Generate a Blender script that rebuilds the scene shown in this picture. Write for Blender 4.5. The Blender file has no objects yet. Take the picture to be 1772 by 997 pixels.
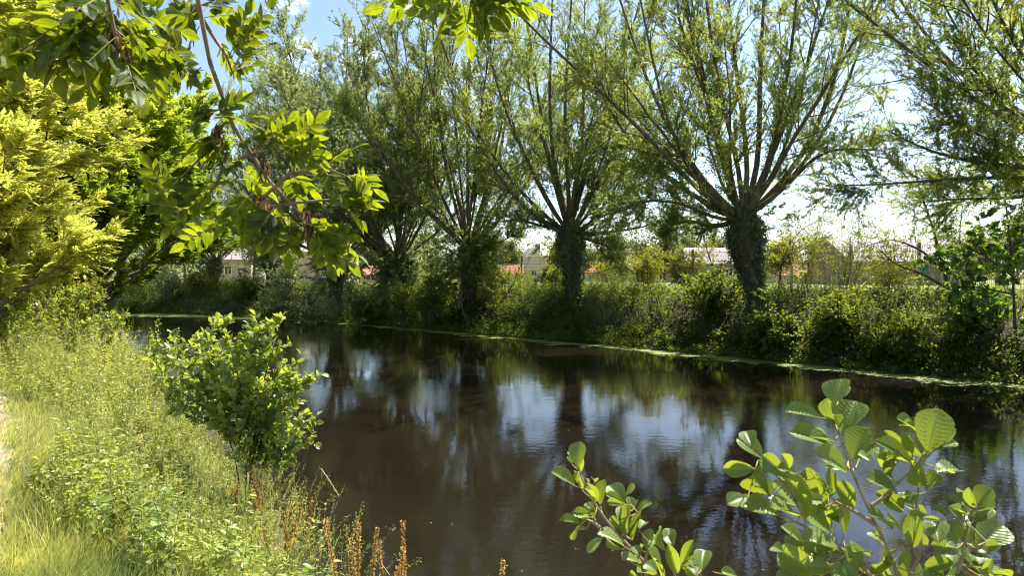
import bpy, math
import numpy as np
from mathutils import Vector
rng = np.random.default_rng(7)
sc = bpy.context.scene
W0, H0 = 1772.0, 997.0
FPX = 1181.0
PITCH = math.atan(18.5 / FPX)
CAMZ = 2.6
# ------------------------------------------------------------------ camera, light, exposure
cd = bpy.data.cameras.new('camera')
cam = bpy.data.objects.new('camera', cd)
sc.collection.objects.link(cam)
cam.location = (0, 0, CAMZ)
cam.rotation_euler = (math.pi / 2 - PITCH, 0, 0)
cd.sensor_width = 36
cd.lens = 36 * FPX / W0
cd.clip_start = 0.05
cd.clip_end = 3000
cd.dof.use_dof = True
cd.dof.focus_distance = 6.0
cd.dof.aperture_fstop = 9.0
sc.camera = cam
SUN_AZ, SUN_EL = math.radians(43), math.radians(57)
w = bpy.data.worlds.new('World')
sc.world = w
w.use_nodes = True
nt = w.node_tree
nt.nodes.clear()
sky = nt.nodes.new('ShaderNodeTexSky')
sky.sky_type = 'NISHITA'
sky.sun_disc = False
sky.sun_elevation = SUN_EL
sky.sun_rotation = SUN_AZ
sky.air_density = 1.0
sky.dust_density = .8
sky.ozone_density = 1.0
bg = nt.nodes.new('ShaderNodeBackground')
bg.inputs[1].default_value = 0.084
wo = nt.nodes.new('ShaderNodeOutputWorld')
tc = nt.nodes.new('ShaderNodeTexCoord')
mp = nt.nodes.new('ShaderNodeMapping')
mp.inputs['Scale'].default_value = (1.6, 1.6, 4.2)
mp.inputs['Location'].default_value = (3.1, 0.4, 0.2)
nz = nt.nodes.new('ShaderNodeTexNoise')
nz.inputs['Scale'].default_value = 2.1
nz.inputs['Detail'].default_value = 7
nz.inputs['Roughness'].default_value = 0.56
cr = nt.nodes.new('ShaderNodeValToRGB')
cr.color_ramp.elements[0].position = 0.60
cr.color_ramp.elements[0].color = (0, 0, 0, 1)
cr.color_ramp.elements[1].position = 0.80
cr.color_ramp.elements[1].color = (1, 1, 1, 1)
mx = nt.nodes.new('ShaderNodeMix')
mx.data_type = 'RGBA'
mx.inputs['B'].default_value = (8.5, 8.6, 8.9, 1)
nt.links.new(tc.outputs['Generated'], mp.inputs[0])
nt.links.new(mp.outputs[0], nz.inputs['Vector'])
nt.links.new(nz.outputs[0], cr.inputs[0])
# three small isolated puffs, placed by their direction in the sky
prev = cr.outputs[0]
for dx, dy, dz, c0, c1 in ((-.335, 1, .428, .9991, .9999), (-.225, 1, .325, .9995, .99995), (-.303, 1, .322, .9996, .99995)):
    q = nt.nodes.new('ShaderNodeVectorMath'); q.operation = 'DOT_PRODUCT'
    nv = nt.nodes.new('ShaderNodeVectorMath'); nv.operation = 'NORMALIZE'
    nt.links.new(tc.outputs['Generated'], nv.inputs[0]); nt.links.new(nv.outputs[0], q.inputs[0])
    q.inputs[1].default_value = Vector((dx, dy, dz)).normalized()
    mr = nt.nodes.new('ShaderNodeMapRange'); mr.inputs[1].default_value = c0; mr.inputs[2].default_value = c1
    nt.links.new(q.outputs['Value'], mr.inputs[0])
    n2_ = nt.nodes.new('ShaderNodeTexNoise'); n2_.inputs['Scale'].default_value = 26; n2_.inputs['Detail'].default_value = 6
    nt.links.new(mp.outputs[0], n2_.inputs['Vector'])
    mu_ = nt.nodes.new('ShaderNodeMath'); mu_.operation = 'MULTIPLY'; mu_.use_clamp = True
    m3 = nt.nodes.new('ShaderNodeMapRange'); m3.inputs[1].default_value = .4; m3.inputs[2].default_value = .6
    nt.links.new(n2_.outputs[0], m3.inputs[0]); nt.links.new(mr.outputs[0], mu_.inputs[0]); nt.links.new(m3.outputs[0], mu_.inputs[1])
    ad_ = nt.nodes.new('ShaderNodeMath'); ad_.operation = 'MAXIMUM'
    nt.links.new(prev, ad_.inputs[0]); nt.links.new(mu_.outputs[0], ad_.inputs[1]); prev = ad_.outputs[0]
nt.links.new(prev, mx.inputs['Factor'])
nt.links.new(sky.outputs[0], mx.inputs['A'])
nt.links.new(mx.outputs['Result'], bg.inputs[0])
nt.links.new(bg.outputs[0], wo.inputs[0])
SUNDIR = Vector((math.sin(SUN_AZ) * math.cos(SUN_EL), math.cos(SUN_AZ) * math.cos(SUN_EL), math.sin(SUN_EL)))
sl = bpy.data.lights.new('sun', 'SUN')
sl.energy = 5.0
sl.angle = math.radians(0.53)
sl.color = (1.0, 0.95, 0.85)
so = bpy.data.objects.new('sun', sl)
so.rotation_euler = SUNDIR.to_track_quat('Z', 'Y').to_euler()
so.location = (20, 40, 60)
sc.collection.objects.link(so)
sc.view_settings.view_transform = 'Standard'
sc.view_settings.look = 'None'
sc.view_settings.gamma = 1
sc.view_settings.exposure = 1.42
sc.cycles.max_bounces = 8
sc.cycles.diffuse_bounces = 5
sc.cycles.glossy_bounces = 2
sc.cycles.transmission_bounces = 5
sc.cycles.transparent_max_bounces = 6
sc.cycles.caustics_reflective = False
sc.cycles.caustics_refractive = False
sc.cycles.use_denoising = True
sc.cycles.filter_width = 1.05

# ------------------------------------------------------------------ helpers
COL = sc.collection
A = lambda *a: np.array(a, float)


def nrm(v):
    return v / np.maximum(np.linalg.norm(v, axis=-1, keepdims=True), 1e-9)


def at(px, py, Y):
    """a point seen in the photograph at (px, py), Y metres in front of the camera"""
    px, py, Y = np.broadcast_arrays(np.asarray(px, float), np.asarray(py, float), np.asarray(Y, float))
    x = (px - W0 / 2) / FPX
    u = -(py - H0 / 2) / FPX
    cy = math.cos(PITCH) + u * math.sin(PITCH)
    cz = u * math.cos(PITCH) - math.sin(PITCH)
    return np.stack([x / cy * Y, Y + 0 * x, CAMZ + cz / cy * Y], -1)


def tag(o, label=None, cat=None, group=None, kind=None):
    if label: o['label'] = label
    if cat: o['category'] = cat
    if group: o['group'] = group
    if kind: o['kind'] = kind
    return o


def empty(name, loc, label, cat, group=None):
    o = bpy.data.objects.new(name, None)
    o.empty_display_size = 0.2
    o.location = tuple(float(v) for v in loc)
    COL.objects.link(o)
    return tag(o, label, cat, group)


def quads(name, V, Q, mat, parent=None, rnd=None, uv=None, flat=False):
    me = bpy.data.meshes.new(name)
    V = np.ascontiguousarray(V, np.float32).reshape(-1, 3)
    if parent is not None:
        V = V - np.array(parent.location, np.float32)
    Q = np.ascontiguousarray(Q, np.int32).reshape(-1, 4)
    me.vertices.add(len(V))
    me.vertices.foreach_set('co', V.ravel())
    me.loops.add(Q.size)
    me.loops.foreach_set('vertex_index', Q.ravel())
    me.polygons.add(len(Q))
    me.polygons.foreach_set('loop_start', np.arange(0, Q.size, 4, dtype=np.int32))
    if uv is not None:
        l = me.uv_layers.new(name='UVMap')
        l.data.foreach_set('uv', np.ascontiguousarray(uv[Q.ravel()], np.float32).ravel())
    if rnd is not None:
        a = me.attributes.new('rnd', 'FLOAT', 'POINT')
        a.data.foreach_set('value', np.ascontiguousarray(rnd, np.float32))
    me.update(calc_edges=True)
    if flat: me.shade_flat()
    me.materials.append(mat)
    o = bpy.data.objects.new(name, me)
    COL.objects.link(o)
    if parent is not None: o.parent = parent
    return o


class Geo:
    def __init__(s):
        s.V, s.Q, s.R, s.U, s.n = [], [], [], [], 0

    def add(s, V, Q, r=None, uv=None):
        V = np.asarray(V, float).reshape(-1, 3)
        s.V.append(V)
        s.Q.append(np.asarray(Q).reshape(-1, 4) + s.n)
        s.R.append(np.zeros(len(V)) if r is None else np.broadcast_to(r, (len(V),)))
        s.U.append(np.zeros((len(V), 2)) if uv is None else uv)
        s.n += len(V)
        return s

    def obj(s, name, mat, parent=None, flat=False, uv=False):
        if not s.n: return None
        return quads(name, np.concatenate(s.V), np.concatenate(s.Q), mat, parent, np.concatenate(s.R), np.concatenate(s.U) if uv else None, flat)


def box(g, x0, x1, y0, y1, z0, z1, F=None, r=None):
    V = np.array([[x0, y0, z0], [x1, y0, z0], [x1, y1, z0], [x0, y1, z0], [x0, y0, z1], [x1, y0, z1], [x1, y1, z1], [x0, y1, z1]], float)
    if F is not None: V = F(V)
    g.add(V, [[0, 3, 2, 1], [4, 5, 6, 7], [0, 1, 5, 4], [1, 2, 6, 5], [2, 3, 7, 6], [3, 0, 4, 7]], r)


def tube(g, C, r0, r1, sides=4, rad=None):
    """C (n,k,3) polylines; radii from r0 to r1"""
    C = np.asarray(C, float)
    if C.ndim == 2: C = C[None]
    n, k, _ = C.shape
    T = nrm(np.gradient(C, axis=1))
    ch = np.abs(nrm(C[:, -1] - C[:, 0]))
    ref = np.eye(3)[np.argmin(ch, 1)][:, None, :]
    B = nrm(np.cross(T, ref))
    Nn = np.cross(B, T)
    if rad is None:
        t = np.linspace(0, 1, k)[None, :]
        rad = np.asarray(r0, float).reshape(-1, 1) * (1 - t) + np.asarray(r1, float).reshape(-1, 1) * t
        rad = np.broadcast_to(rad, (n, k))
    a = np.arange(sides) * 2 * math.pi / sides
    V = C[:, :, None] + rad[:, :, None, None] * (np.cos(a)[None, None, :, None] * B[:, :, None] + np.sin(a)[None, None, :, None] * Nn[:, :, None])
    base = (np.arange(n) * k * sides)[:, None, None] + (np.arange(k - 1) * sides)[None, :, None]
    i = np.arange(sides)[None, None, :]
    j = (np.arange(sides) + 1)[None, None, :] % sides
    Q = np.stack([base + i, base + j, base + j + sides, base + i + sides], -1)
    g.add(V, Q, rng.random(n).repeat(k * sides))
    return g


def grow(p0, d0, L, k, up=0.0, wig=0.1):
    p0, d0 = np.asarray(p0, float).reshape(-1, 3), nrm(np.asarray(d0, float).reshape(-1, 3))
    n = len(p0)
    L = np.broadcast_to(np.asarray(L, float), (n,))
    up = np.broadcast_to(np.asarray(up, float), (n,))
    C = np.zeros((n, k, 3))
    C[:, 0] = p0
    d = d0
    for i in range(1, k):
        C[:, i] = C[:, i - 1] + d * (L / (k - 1))[:, None]
        d = nrm(d + np.stack([0 * up, 0 * up, up], -1) / (k - 1) + rng.normal(0, wig, (n, 3)))
    return C


def spawn(C, per, t0, t1, a0, a1, jit=True):
    n, k, _ = C.shape
    if jit:
        t = rng.uniform(t0, t1, (n, per))
    else:
        t = np.broadcast_to(np.linspace(t0, t1, per), (n, per))
    t = t.ravel()
    idx = np.repeat(np.arange(n), per)
    f = np.clip(t * (k - 1), 0, k - 1.001)
    i = f.astype(int)
    fr = (f - i)[:, None]
    a, b = C[idx, i], C[idx, i + 1]
    T = nrm(b - a)
    P = a * (1 - fr) + b * fr
    R = nrm(np.cross(T, rng.normal(size=T.shape)))
    an = rng.uniform(a0, a1, len(t))[:, None]
    return P, T * np.cos(an) + R * np.sin(an), t, idx


T_LEAF = (A([0, 0, 0], [.5, .42, .09], [0, 1, 0], [-.5, .42, .09]), np.array([[0, 1, 2, 3]]))


def grid_leaf(prof, nu, nv, cup=.10, bend=-.10, pleat=0.0, serr=0.0):
    """detailed blade: prof(v) half width, unit length along y"""
    V, U = [], []
    for j in range(nv):
        v = j / (nv - 1)
        for i in range(nu):
            u = i / (nu - 1) * 2 - 1
            hw = prof(v)
            if abs(u) == 1: hw *= 1 + serr * (1 if j % 2 else -1)
            z = cup * abs(u) * hw * 2 + bend * v * v + pleat * math.cos(math.pi * j) * (1 - abs(abs(u) * 2 - 1)) * (1 if 0 < j < nv - 1 else 0)
            V.append([u * hw, min(1, v + .10 * abs(u) * hw * 2 * (1 - v)), z])
            U.append([u * .5 + .5, v])
    Q = [[j * nu + i, j * nu + i + 1, (j + 1) * nu + i + 1, (j + 1) * nu + i] for j in range(nv - 1) for i in range(nu - 1)]
    return np.array(V), np.array(Q), np.array(U)


def interp_prof(xs, ys):
    return lambda v: float(np.interp(v, xs, ys))


T_ALDER = grid_leaf(interp_prof([0, .08, .2, .4, .6, .78, .9, .96, 1], [.02, .15, .28, .40, .47, .46, .34, .2, .05]), 9, 21, .20, -.16, .020, .022)
T_ASH = grid_leaf(interp_prof([0, .1, .25, .45, .65, .82, .93, 1], [.015, .11, .185, .215, .175, .10, .04, .004]), 5, 9, .13, -.14, .004, .02)
T_OVAL = grid_leaf(interp_prof([0, .15, .4, .7, .9, 1], [.03, .24, .36, .30, .15, .02]), 3, 5, .14, -.14)
T_LANCE = grid_leaf(interp_prof([0, .2, .5, .8, 1], [.02, .13, .15, .08, .01]), 3, 4, .12, -.2)
T_IVY = (A([0, 0, 0], [.55, .25, .05], [.12, .55, .02], [0, 1, 0], [-.12, .55, .02], [-.55, .25, .05]), np.array([[0, 1, 2, 5], [5, 2, 3, 4]]))
T_MAPLE_P = [(0, 0), (.30, .02), (.55, .22), (.34, .34), (.62, .62), (.28, .60), (0, 1.05), (-.28, .60), (-.62, .62), (-.34, .34), (-.55, .22), (-.30, .02)]
_m = A(*[[x, y, abs(x) * .12 - .06 * y] for x, y in T_MAPLE_P])
T_MAPLE = (_m, np.array([[0, 1, 2, 3], [0, 3, 4, 5], [0, 5, 6, 7], [0, 7, 8, 9], [0, 9, 10, 11]]))


def leaves(g, P, D, N, S, Wd=1.0, T=T_LEAF, rnd=None):
    n = len(P)
    if not n: return g
    TV, TQ = T[0], T[1]
    D = nrm(D)
    B = nrm(np.cross(D, N))
    N = np.cross(B, D)
    S = np.broadcast_to(np.asarray(S, float), (n,))[:, None, None]
    Wd = np.broadcast_to(np.asarray(Wd, float), (n,))[:, None, None]
    V = P[:, None] + S * (TV[None, :, 0:1] * Wd * B[:, None] + TV[None, :, 1:2] * D[:, None] + TV[None, :, 2:3] * N[:, None])
    Q = TQ[None] + (np.arange(n) * len(TV))[:, None, None]
    if rnd is None: rnd = rng.random(n)
    uv = np.tile(T[2], (n, 1)) if len(T) > 2 else None
    g.add(V, Q, np.repeat(rnd, len(TV)), uv)
    return g


def up_normals(n, upw=.7, jit=.7):
    return nrm(np.array([0, 0, upw]) + rng.normal(0, jit, (n, 3)))


def compound(g, P, D, N, L, pairs, lf, wr=1.0, T=T_LEAF, stems=None, rnd=None, droop=.15):
    """pinnate leaves: rachis L long, pairs of leaflets lf long and one at the tip"""
    n = len(P)
    D = nrm(D); B = nrm(np.cross(D, N)); N = np.cross(B, D)
    L = np.broadcast_to(np.asarray(L, float), (n,)); lf = np.broadcast_to(np.asarray(lf, float), (n,))
    if rnd is None: rnd = rng.random(n)
    kt = np.linspace(0, 1, 5)
    C = P[:, None] + L[:, None, None] * (kt[None, :, None] * D[:, None]) - (droop * L)[:, None, None] * (kt ** 2)[None, :, None] * N[:, None]
    if stems is not None: tube(stems, C, .0016, .0008, 3)
    f = lambda t: P + L[:, None] * t * D - (droop * L)[:, None] * t * t * N
    for j in range(pairs):
        t = .28 + .72 * j / pairs
        for s in (-1, 1):
            a = rng.uniform(.75, 1.1, n)[:, None]
            dd = D * np.cos(a) + s * B * np.sin(a) - N * rng.uniform(-.05, .3, n)[:, None]
            leaves(g, f(t), dd, nrm(N + rng.normal(0, .22, (n, 3))), lf * rng.uniform(.8, 1.1, n) * (.85 + .15 * math.sin(t * 3)), wr, T, rnd + rng.normal(0, .06, n))
    leaves(g, f(1.0), D - .2 * N, nrm(N + rng.normal(0, .2, (n, 3))), lf * 1.1, wr, T, rnd)


# ------------------------------------------------------------------ materials
def new_mat(name):
    m = bpy.data.materials.new(name)
    m.use_nodes = True
    t = m.node_tree
    t.nodes.clear()
    o = t.nodes.new('ShaderNodeOutputMaterial')
    return m, t, o


def ramp(t, fac, stops):
    r = t.nodes.new('ShaderNodeValToRGB')
    e = r.color_ramp.elements
    while len(e) < len(stops): e.new(.5)
    for q, (p, c) in zip(e, stops):
        q.position = p
        q.color = (*c, 1)
    t.links.new(fac, r.inputs[0])
    return r.outputs[0]


def noise(t, scale, detail=4, rough=.55, stretch=None, obj=True):
    n = t.nodes.new('ShaderNodeTexNoise')
    n.inputs['Scale'].default_value = scale
    n.inputs['Detail'].default_value = detail
    n.inputs['Roughness'].default_value = rough
    c = t.nodes.new('ShaderNodeTexCoord')
    v = c.outputs['Object']
    if stretch:
        mp = t.nodes.new('ShaderNodeMapping')
        mp.inputs['Scale'].default_value = stretch
        t.links.new(v, mp.inputs[0]); v = mp.outputs[0]
    t.links.new(v, n.inputs['Vector'])
    return n.outputs[0]


def leaf_mat(name, c0, c1, c2, trans=.45, tcol=(.30, .42, .03), rough=.42, spec=.45, veins=0, patch=None):
    m, t, o = new_mat(name)
    at_ = t.nodes.new('ShaderNodeAttribute')
    at_.attribute_name = 'rnd'
    col = ramp(t, at_.outputs['Fac'], [(0, c0), (.5, c1), (1, c2)])
    tc_ = ramp(t, at_.outputs['Fac'], [(0, tuple(x * .6 for x in tcol)), (1, tcol)])
    if veins:
        uv = t.nodes.new('ShaderNodeUVMap')
        sp = t.nodes.new('ShaderNodeSeparateXYZ')
        t.links.new(uv.outputs[0], sp.inputs[0])

        def M(op, a, b=None, c=None):
            q = t.nodes.new('ShaderNodeMath')
            q.operation = op
            for i, x in enumerate((a, b, c)):
                if x is None: continue
                if isinstance(x, (int, float)): q.inputs[i].default_value = x
                else: t.links.new(x, q.inputs[i])
            return q.outputs[0]
        au = M('ABSOLUTE', M('SUBTRACT', sp.outputs[0], .5))
        mid = M('LESS_THAN', au, .028)
        ph = M('FRACT', M('MULTIPLY', M('SUBTRACT', sp.outputs[1], M('MULTIPLY', au, .62)), float(veins)))
        lat = M('LESS_THAN', M('ABSOLUTE', M('SUBTRACT', ph, .5)), .085)
        v = M('MAXIMUM', mid, M('MULTIPLY', lat, .8))
        mxa = t.nodes.new('ShaderNodeMix'); mxa.data_type = 'RGBA'
        t.links.new(v, mxa.inputs['Factor']); t.links.new(col, mxa.inputs['A'])
        mxa.inputs['B'].default_value = (c2[0] * 1.7, c2[1] * 1.5, c2[2] * 1.6, 1)
        col = mxa.outputs['Result']
        mxb = t.nodes.new('ShaderNodeMix'); mxb.data_type = 'RGBA'
        t.links.new(v, mxb.inputs['Factor']); t.links.new(tc_, mxb.inputs['A'])
        mxb.inputs['B'].default_value = (tcol[0] * .2, tcol[1] * .25, tcol[2] * .3, 1)
        tc_ = mxb.outputs['Result']
        bmp = t.nodes.new('ShaderNodeBump')
        bmp.inputs['Strength'].default_value = .55
        bmp.inputs['Distance'].default_value = .002
        hgt = M('ABSOLUTE', M('SUBTRACT', ph, .5))
        t.links.new(M('SUBTRACT', hgt, M('MULTIPLY', mid, .4)), bmp.inputs['Height'])
    if patch:
        nn = noise(t, patch, 3)
        mx_ = t.nodes.new('ShaderNodeMix'); mx_.data_type = 'RGBA'; mx_.blend_type = 'MULTIPLY'
        mx_.inputs['Factor'].default_value = 1
        t.links.new(col, mx_.inputs['A'])
        t.links.new(ramp(t, nn, [(.34, (.5, .55, .5)), (.66, (1.45, 1.35, 1.2))]), mx_.inputs['B'])
        col = mx_.outputs['Result']
        my_ = t.nodes.new('ShaderNodeMix'); my_.data_type = 'RGBA'; my_.blend_type = 'MULTIPLY'
        my_.inputs['Factor'].default_value = 1
        t.links.new(tc_, my_.inputs['A'])
        t.links.new(ramp(t, nn, [(.36, (.55, .62, .6)), (.64, (1.3, 1.15, 1.0))]), my_.inputs['B'])
        tc_ = my_.outputs['Result']
    p = t.nodes.new('ShaderNodeBsdfPrincipled')
    p.inputs['Roughness'].default_value = rough
    p.inputs['Specular IOR Level'].default_value = spec
    t.links.new(col, p.inputs['Base Color'])
    tr = t.nodes.new('ShaderNodeBsdfTranslucent')
    t.links.new(tc_, tr.inputs[0])
    if veins:
        t.links.new(bmp.outputs[0], p.inputs['Normal'])
    ms = t.nodes.new('ShaderNodeMixShader')
    ms.inputs[0].default_value = trans
    t.links.new(p.outputs[0], ms.inputs[1])
    t.links.new(tr.outputs[0], ms.inputs[2])
    t.links.new(ms.outputs[0], o.inputs[0])
    return m


def solid(name, stops, scale=8, rough=.8, bump=0, stretch=None, detail=5, metallic=0, bd=.02):
    m, t, o = new_mat(name)
    n = noise(t, scale, detail, .6, stretch)
    p = t.nodes.new('ShaderNodeBsdfPrincipled')
    p.inputs['Roughness'].default_value = rough
    p.inputs['Metallic'].default_value = metallic
    p.inputs['Specular IOR Level'].default_value = .3
    t.links.new(ramp(t, n, stops), p.inputs['Base Color'])
    if bump:
        b = t.nodes.new('ShaderNodeBump')
        b.inputs['Strength'].default_value = bump
        b.inputs['Distance'].default_value = bd
        t.links.new(n, b.inputs['Height'])
        t.links.new(b.outputs[0], p.inputs['Normal'])
    t.links.new(p.outputs[0], o.inputs[0])
    return m


M = {}
M['bark'] = solid('willow_bark', [(.3, (.035, .026, .018)), (.55, (.10, .078, .055)), (.75, (.19, .16, .12))], 9, .9, .9, (1, 1, .25), bd=.05)
M['limb'] = solid('limb_bark', [(.3, (.06, .045, .03)), (.55, (.16, .12, .075)), (.75, (.28, .22, .14))], 6, .85, .6, (1, 1, .3))
M['twig'] = solid('twig_bark', [(.3, (.06, .045, .025)), (.7, (.15, .12, .07))], 10, .8)
M['ashbark'] = solid('ash_bark', [(.3, (.10, .075, .05)), (.55, (.22, .17, .12)), (.75, (.36, .30, .23))], 30, .85, .5, (1, 1, .4), bd=.004)
M['alderbark'] = solid('alder_stem', [(.3, (.20, .15, .09)), (.7, (.40, .31, .22))], 60, .6, .2, bd=.001)
M['petiole'] = solid('petiole', [(.3, (.25, .22, .05)), (.7, (.42, .30, .10))], 30, .6)
M['willow'] = leaf_mat('willow_leaf', (.08, .145, .035), (.125, .20, .055), (.28, .34, .12), .52, (.62, .74, .14), .5, .4, patch=.35)
M['willow_grey'] = leaf_mat('grey_willow_leaf', (.11, .165, .075), (.17, .23, .11), (.30, .35, .19), .46, (.54, .66, .20), .5, .4, patch=.3)
M['ivy'] = leaf_mat('ivy_leaf', (.018, .05, .010), (.035, .085, .018), (.075, .14, .03), .25, (.18, .32, .03), .3, .6)
M['yellow'] = leaf_mat('yellow_ash_leaf', (.32, .38, .06), (.46, .50, .09), (.64, .64, .18), .52, (.80, .80, .13), .45, .4)
M['ashfar'] = leaf_mat('green_ash_leaf', (.14, .23, .025), (.22, .32, .035), (.34, .42, .06), .5, (.64, .80, .06), .5, .35, patch=.4)
M['ashnear'] = leaf_mat('near_ash_leaf', (.03, .07, .010), (.05, .10, .014), (.09, .14, .02), .52, (.40, .50, .012), .45, .35, veins=9, patch=30)
M['alder'] = leaf_mat('alder_leaf', (.08, .15, .025), (.13, .21, .04), (.22, .30, .09), .46, (.48, .56, .04), .34, .6, veins=8)
M['alderfar'] = leaf_mat('alder_shrub_leaf', (.15, .23, .035), (.22, .31, .06), (.36, .42, .15), .45, (.62, .68, .07), .3, .7)
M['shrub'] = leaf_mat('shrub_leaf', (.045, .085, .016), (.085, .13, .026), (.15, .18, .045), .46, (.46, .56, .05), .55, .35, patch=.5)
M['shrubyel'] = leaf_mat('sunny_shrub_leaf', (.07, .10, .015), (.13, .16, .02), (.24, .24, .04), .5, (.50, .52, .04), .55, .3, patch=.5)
M['maple'] = leaf_mat('maple_leaf', (.035, .08, .018), (.055, .11, .025), (.09, .15, .035), .45, (.34, .50, .04), .35, .5)
M['under'] = leaf_mat('undergrowth_leaf', (.025, .05, .010), (.055, .095, .018), (.13, .16, .035), .44, (.38, .48, .04), .6, .3, patch=.6)
M['herb'] = leaf_mat('herb_leaf', (.12, .20, .03), (.30, .37, .07), (.62, .58, .26), .45, (.68, .72, .12), .5, .35, patch=1.0)
M['grass'] = leaf_mat('grass_blade', (.20, .30, .06), (.42, .48, .13), (.70, .66, .32), .45, (.70, .74, .16), .55, .3, patch=1.1)
M['sedge'] = leaf_mat('sedge_blade', (.12, .18, .06), (.22, .29, .10), (.42, .42, .2), .4, (.42, .48, .1), .4, .5)
M['reed'] = leaf_mat('bank_grass_blade', (.07, .12, .045), (.14, .19, .08), (.30, .30, .16), .4, (.38, .46, .12), .45, .4)
M['key'] = leaf_mat('ash_key', (.05, .02, .012), (.14, .07, .035), (.55, .36, .24), .3, (.30, .14, .06), .6, .3)
M['dock'] = leaf_mat('dock_seed', (.30, .09, .025), (.48, .19, .05), (.62, .36, .10), .3, (.5, .22, .06), .6, .3)
M['dockyel'] = leaf_mat('pale_dock_seed', (.42, .22, .05), (.56, .34, .09), (.68, .46, .14), .3, (.55, .3, .08), .6, .3)
M['far'] = leaf_mat('distant_leaf', (.05, .075, .025), (.08, .11, .035), (.14, .17, .05), .35, (.25, .31, .05), .6, .2, patch=.15)
M['wire'] = solid('green_wire', [(.4, (.012, .018, .014)), (.6, (.03, .035, .03))], 4, .5)
M['post'] = solid('fence_post', [(.4, (.05, .05, .045)), (.6, (.12, .12, .11))], 4, .5)
M['postlight'] = solid('weathered_post', [(.4, (.28, .27, .25)), (.6, (.42, .41, .38))], 4, .6)


# ------------------------------------------------------------------ terrain
NL = A((60, -62), (12, -9), (2.7, 1.6), (-1.5, 5.0), (-3.25, 8.3), (-7.6, 15.5), (-13.5, 24), (-19, 33), (-27, 42), (-45, 49.5), (-90, 58), (-200, 80))
FL = A((80, -52), (26, 1.5), (12.6, 16.2), (3.6, 26.3), (-2.2, 32), (-10.4, 40.2), (-27, 50.5), (-46, 58), (-90, 68), (-200, 92))


def sdist(L, x, y):
    """signed distance, positive to the left of travel"""
    best = np.full(x.shape, 1e9); sg = np.ones(x.shape)
    for a, b in zip(L[:-1], L[1:]):
        d = b - a
        t = np.clip(((x - a[0]) * d[0] + (y - a[1]) * d[1]) / (d @ d), 0, 1)
        ex, ey = x - a[0] - t * d[0], y - a[1] - t * d[1]
        q = np.hypot(ex, ey)
        s = np.sign(d[0] * ey - d[1] * ex + 1e-12)
        m = q < best
        best = np.where(m, q, best); sg = np.where(m, s, sg)
    return best * sg


def sm(t):
    t = np.clip(t, 0, 1)
    return t * t * (3 - 2 * t)


def wav(x, y):
    return (np.sin(x * 1.7 + 1.3 * np.sin(y * .9)) + np.sin(y * 2.1 + 1.1 * np.sin(x * 1.3)) + .6 * np.sin(x * 4.3 + y * 3.1) + .5 * np.sin(x * 5.7 - y * 6.1)) / 3.1


def H(x, y):
    x = np.asarray(x, float); y = np.asarray(y, float)
    wig = .22 * wav(x * .9 + 3, y * .9)
    dn = sdist(NL, x, y) + wig
    df = -sdist(FL, x, y) + wig * 1.2
    river = -1.1 * sm(np.minimum(-dn, -df) / 2.0) + .02
    near = .02 + .93 * sm(dn / 1.5) + .035 * wav(x * 2, y * 2)
    far = .02 + 1.85 * sm(df / 3.6) ** .8 + .06 * wav(x, y) * sm(df)
    h = np.where(dn > 0, near, np.where(df > 0, far, river))
    return h


def P3(x, y, dz=0):
    return np.array([x, y, float(H(x, y)) + dz])


def sp(n, lo, mid, hi):
    """coordinates dense near 0 within mid"""
    u = np.linspace(-1, 1, n)
    v = u * mid * .8 + np.sign(u) * np.abs(u) ** 5 * mid * .2
    e = np.geomspace(mid, max(hi, -lo), 14)[1:]
    return np.concatenate([-e[::-1], v, e])


gx = sp(330, -1500, 50, 1500)
gy = sp(330, -1500, 50, 1500) + 22
X, Y = np.meshgrid(gx, gy)
Z = H(X, Y)
ng = len(gx)
I = (np.arange(len(gy) - 1)[:, None] * ng + np.arange(ng - 1)[None]).ravel()
m, t, o = new_mat('earth')
n1 = noise(t, .5, 8, .65); n2 = noise(t, 9, 6, .7)
c1 = ramp(t, n1, [(.35, (.16, .17, .045)), (.5, (.24, .25, .07)), (.7, (.34, .32, .12))])
c2 = ramp(t, n2, [(.3, (.035, .026, .016)), (.7, (.10, .075, .045))])
ge = t.nodes.new('ShaderNodeAttribute'); ge.attribute_name = 'rnd'
mxx = t.nodes.new('ShaderNodeMix'); mxx.data_type = 'RGBA'
t.links.new(ge.outputs['Fac'], mxx.inputs['Factor']); t.links.new(c2, mxx.inputs['A']); t.links.new(c1, mxx.inputs['B'])
p = t.nodes.new('ShaderNodeBsdfPrincipled'); p.inputs['Roughness'].default_value = .95
bm = t.nodes.new('ShaderNodeBump'); bm.inputs['Distance'].default_value = .06; t.links.new(n2, bm.inputs['Height']); t.links.new(bm.outputs[0], p.inputs['Normal'])
t.links.new(mxx.outputs['Result'], p.inputs['Base Color']); t.links.new(p.outputs[0], o.inputs[0])
M['earth'] = m
lawn = np.clip(np.maximum((-sdist(FL, X, Y) - 4.5) / 2, (sdist(NL, X, Y) - 1.6) / 1.5), 0, 1)
tag(quads('ground', np.stack([X, Y, Z], -1), np.stack([I, I + 1, I + 1 + ng, I + ng], -1), m, None, lawn.ravel()), 'grassy river banks and flat field beyond', kind='structure')
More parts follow.
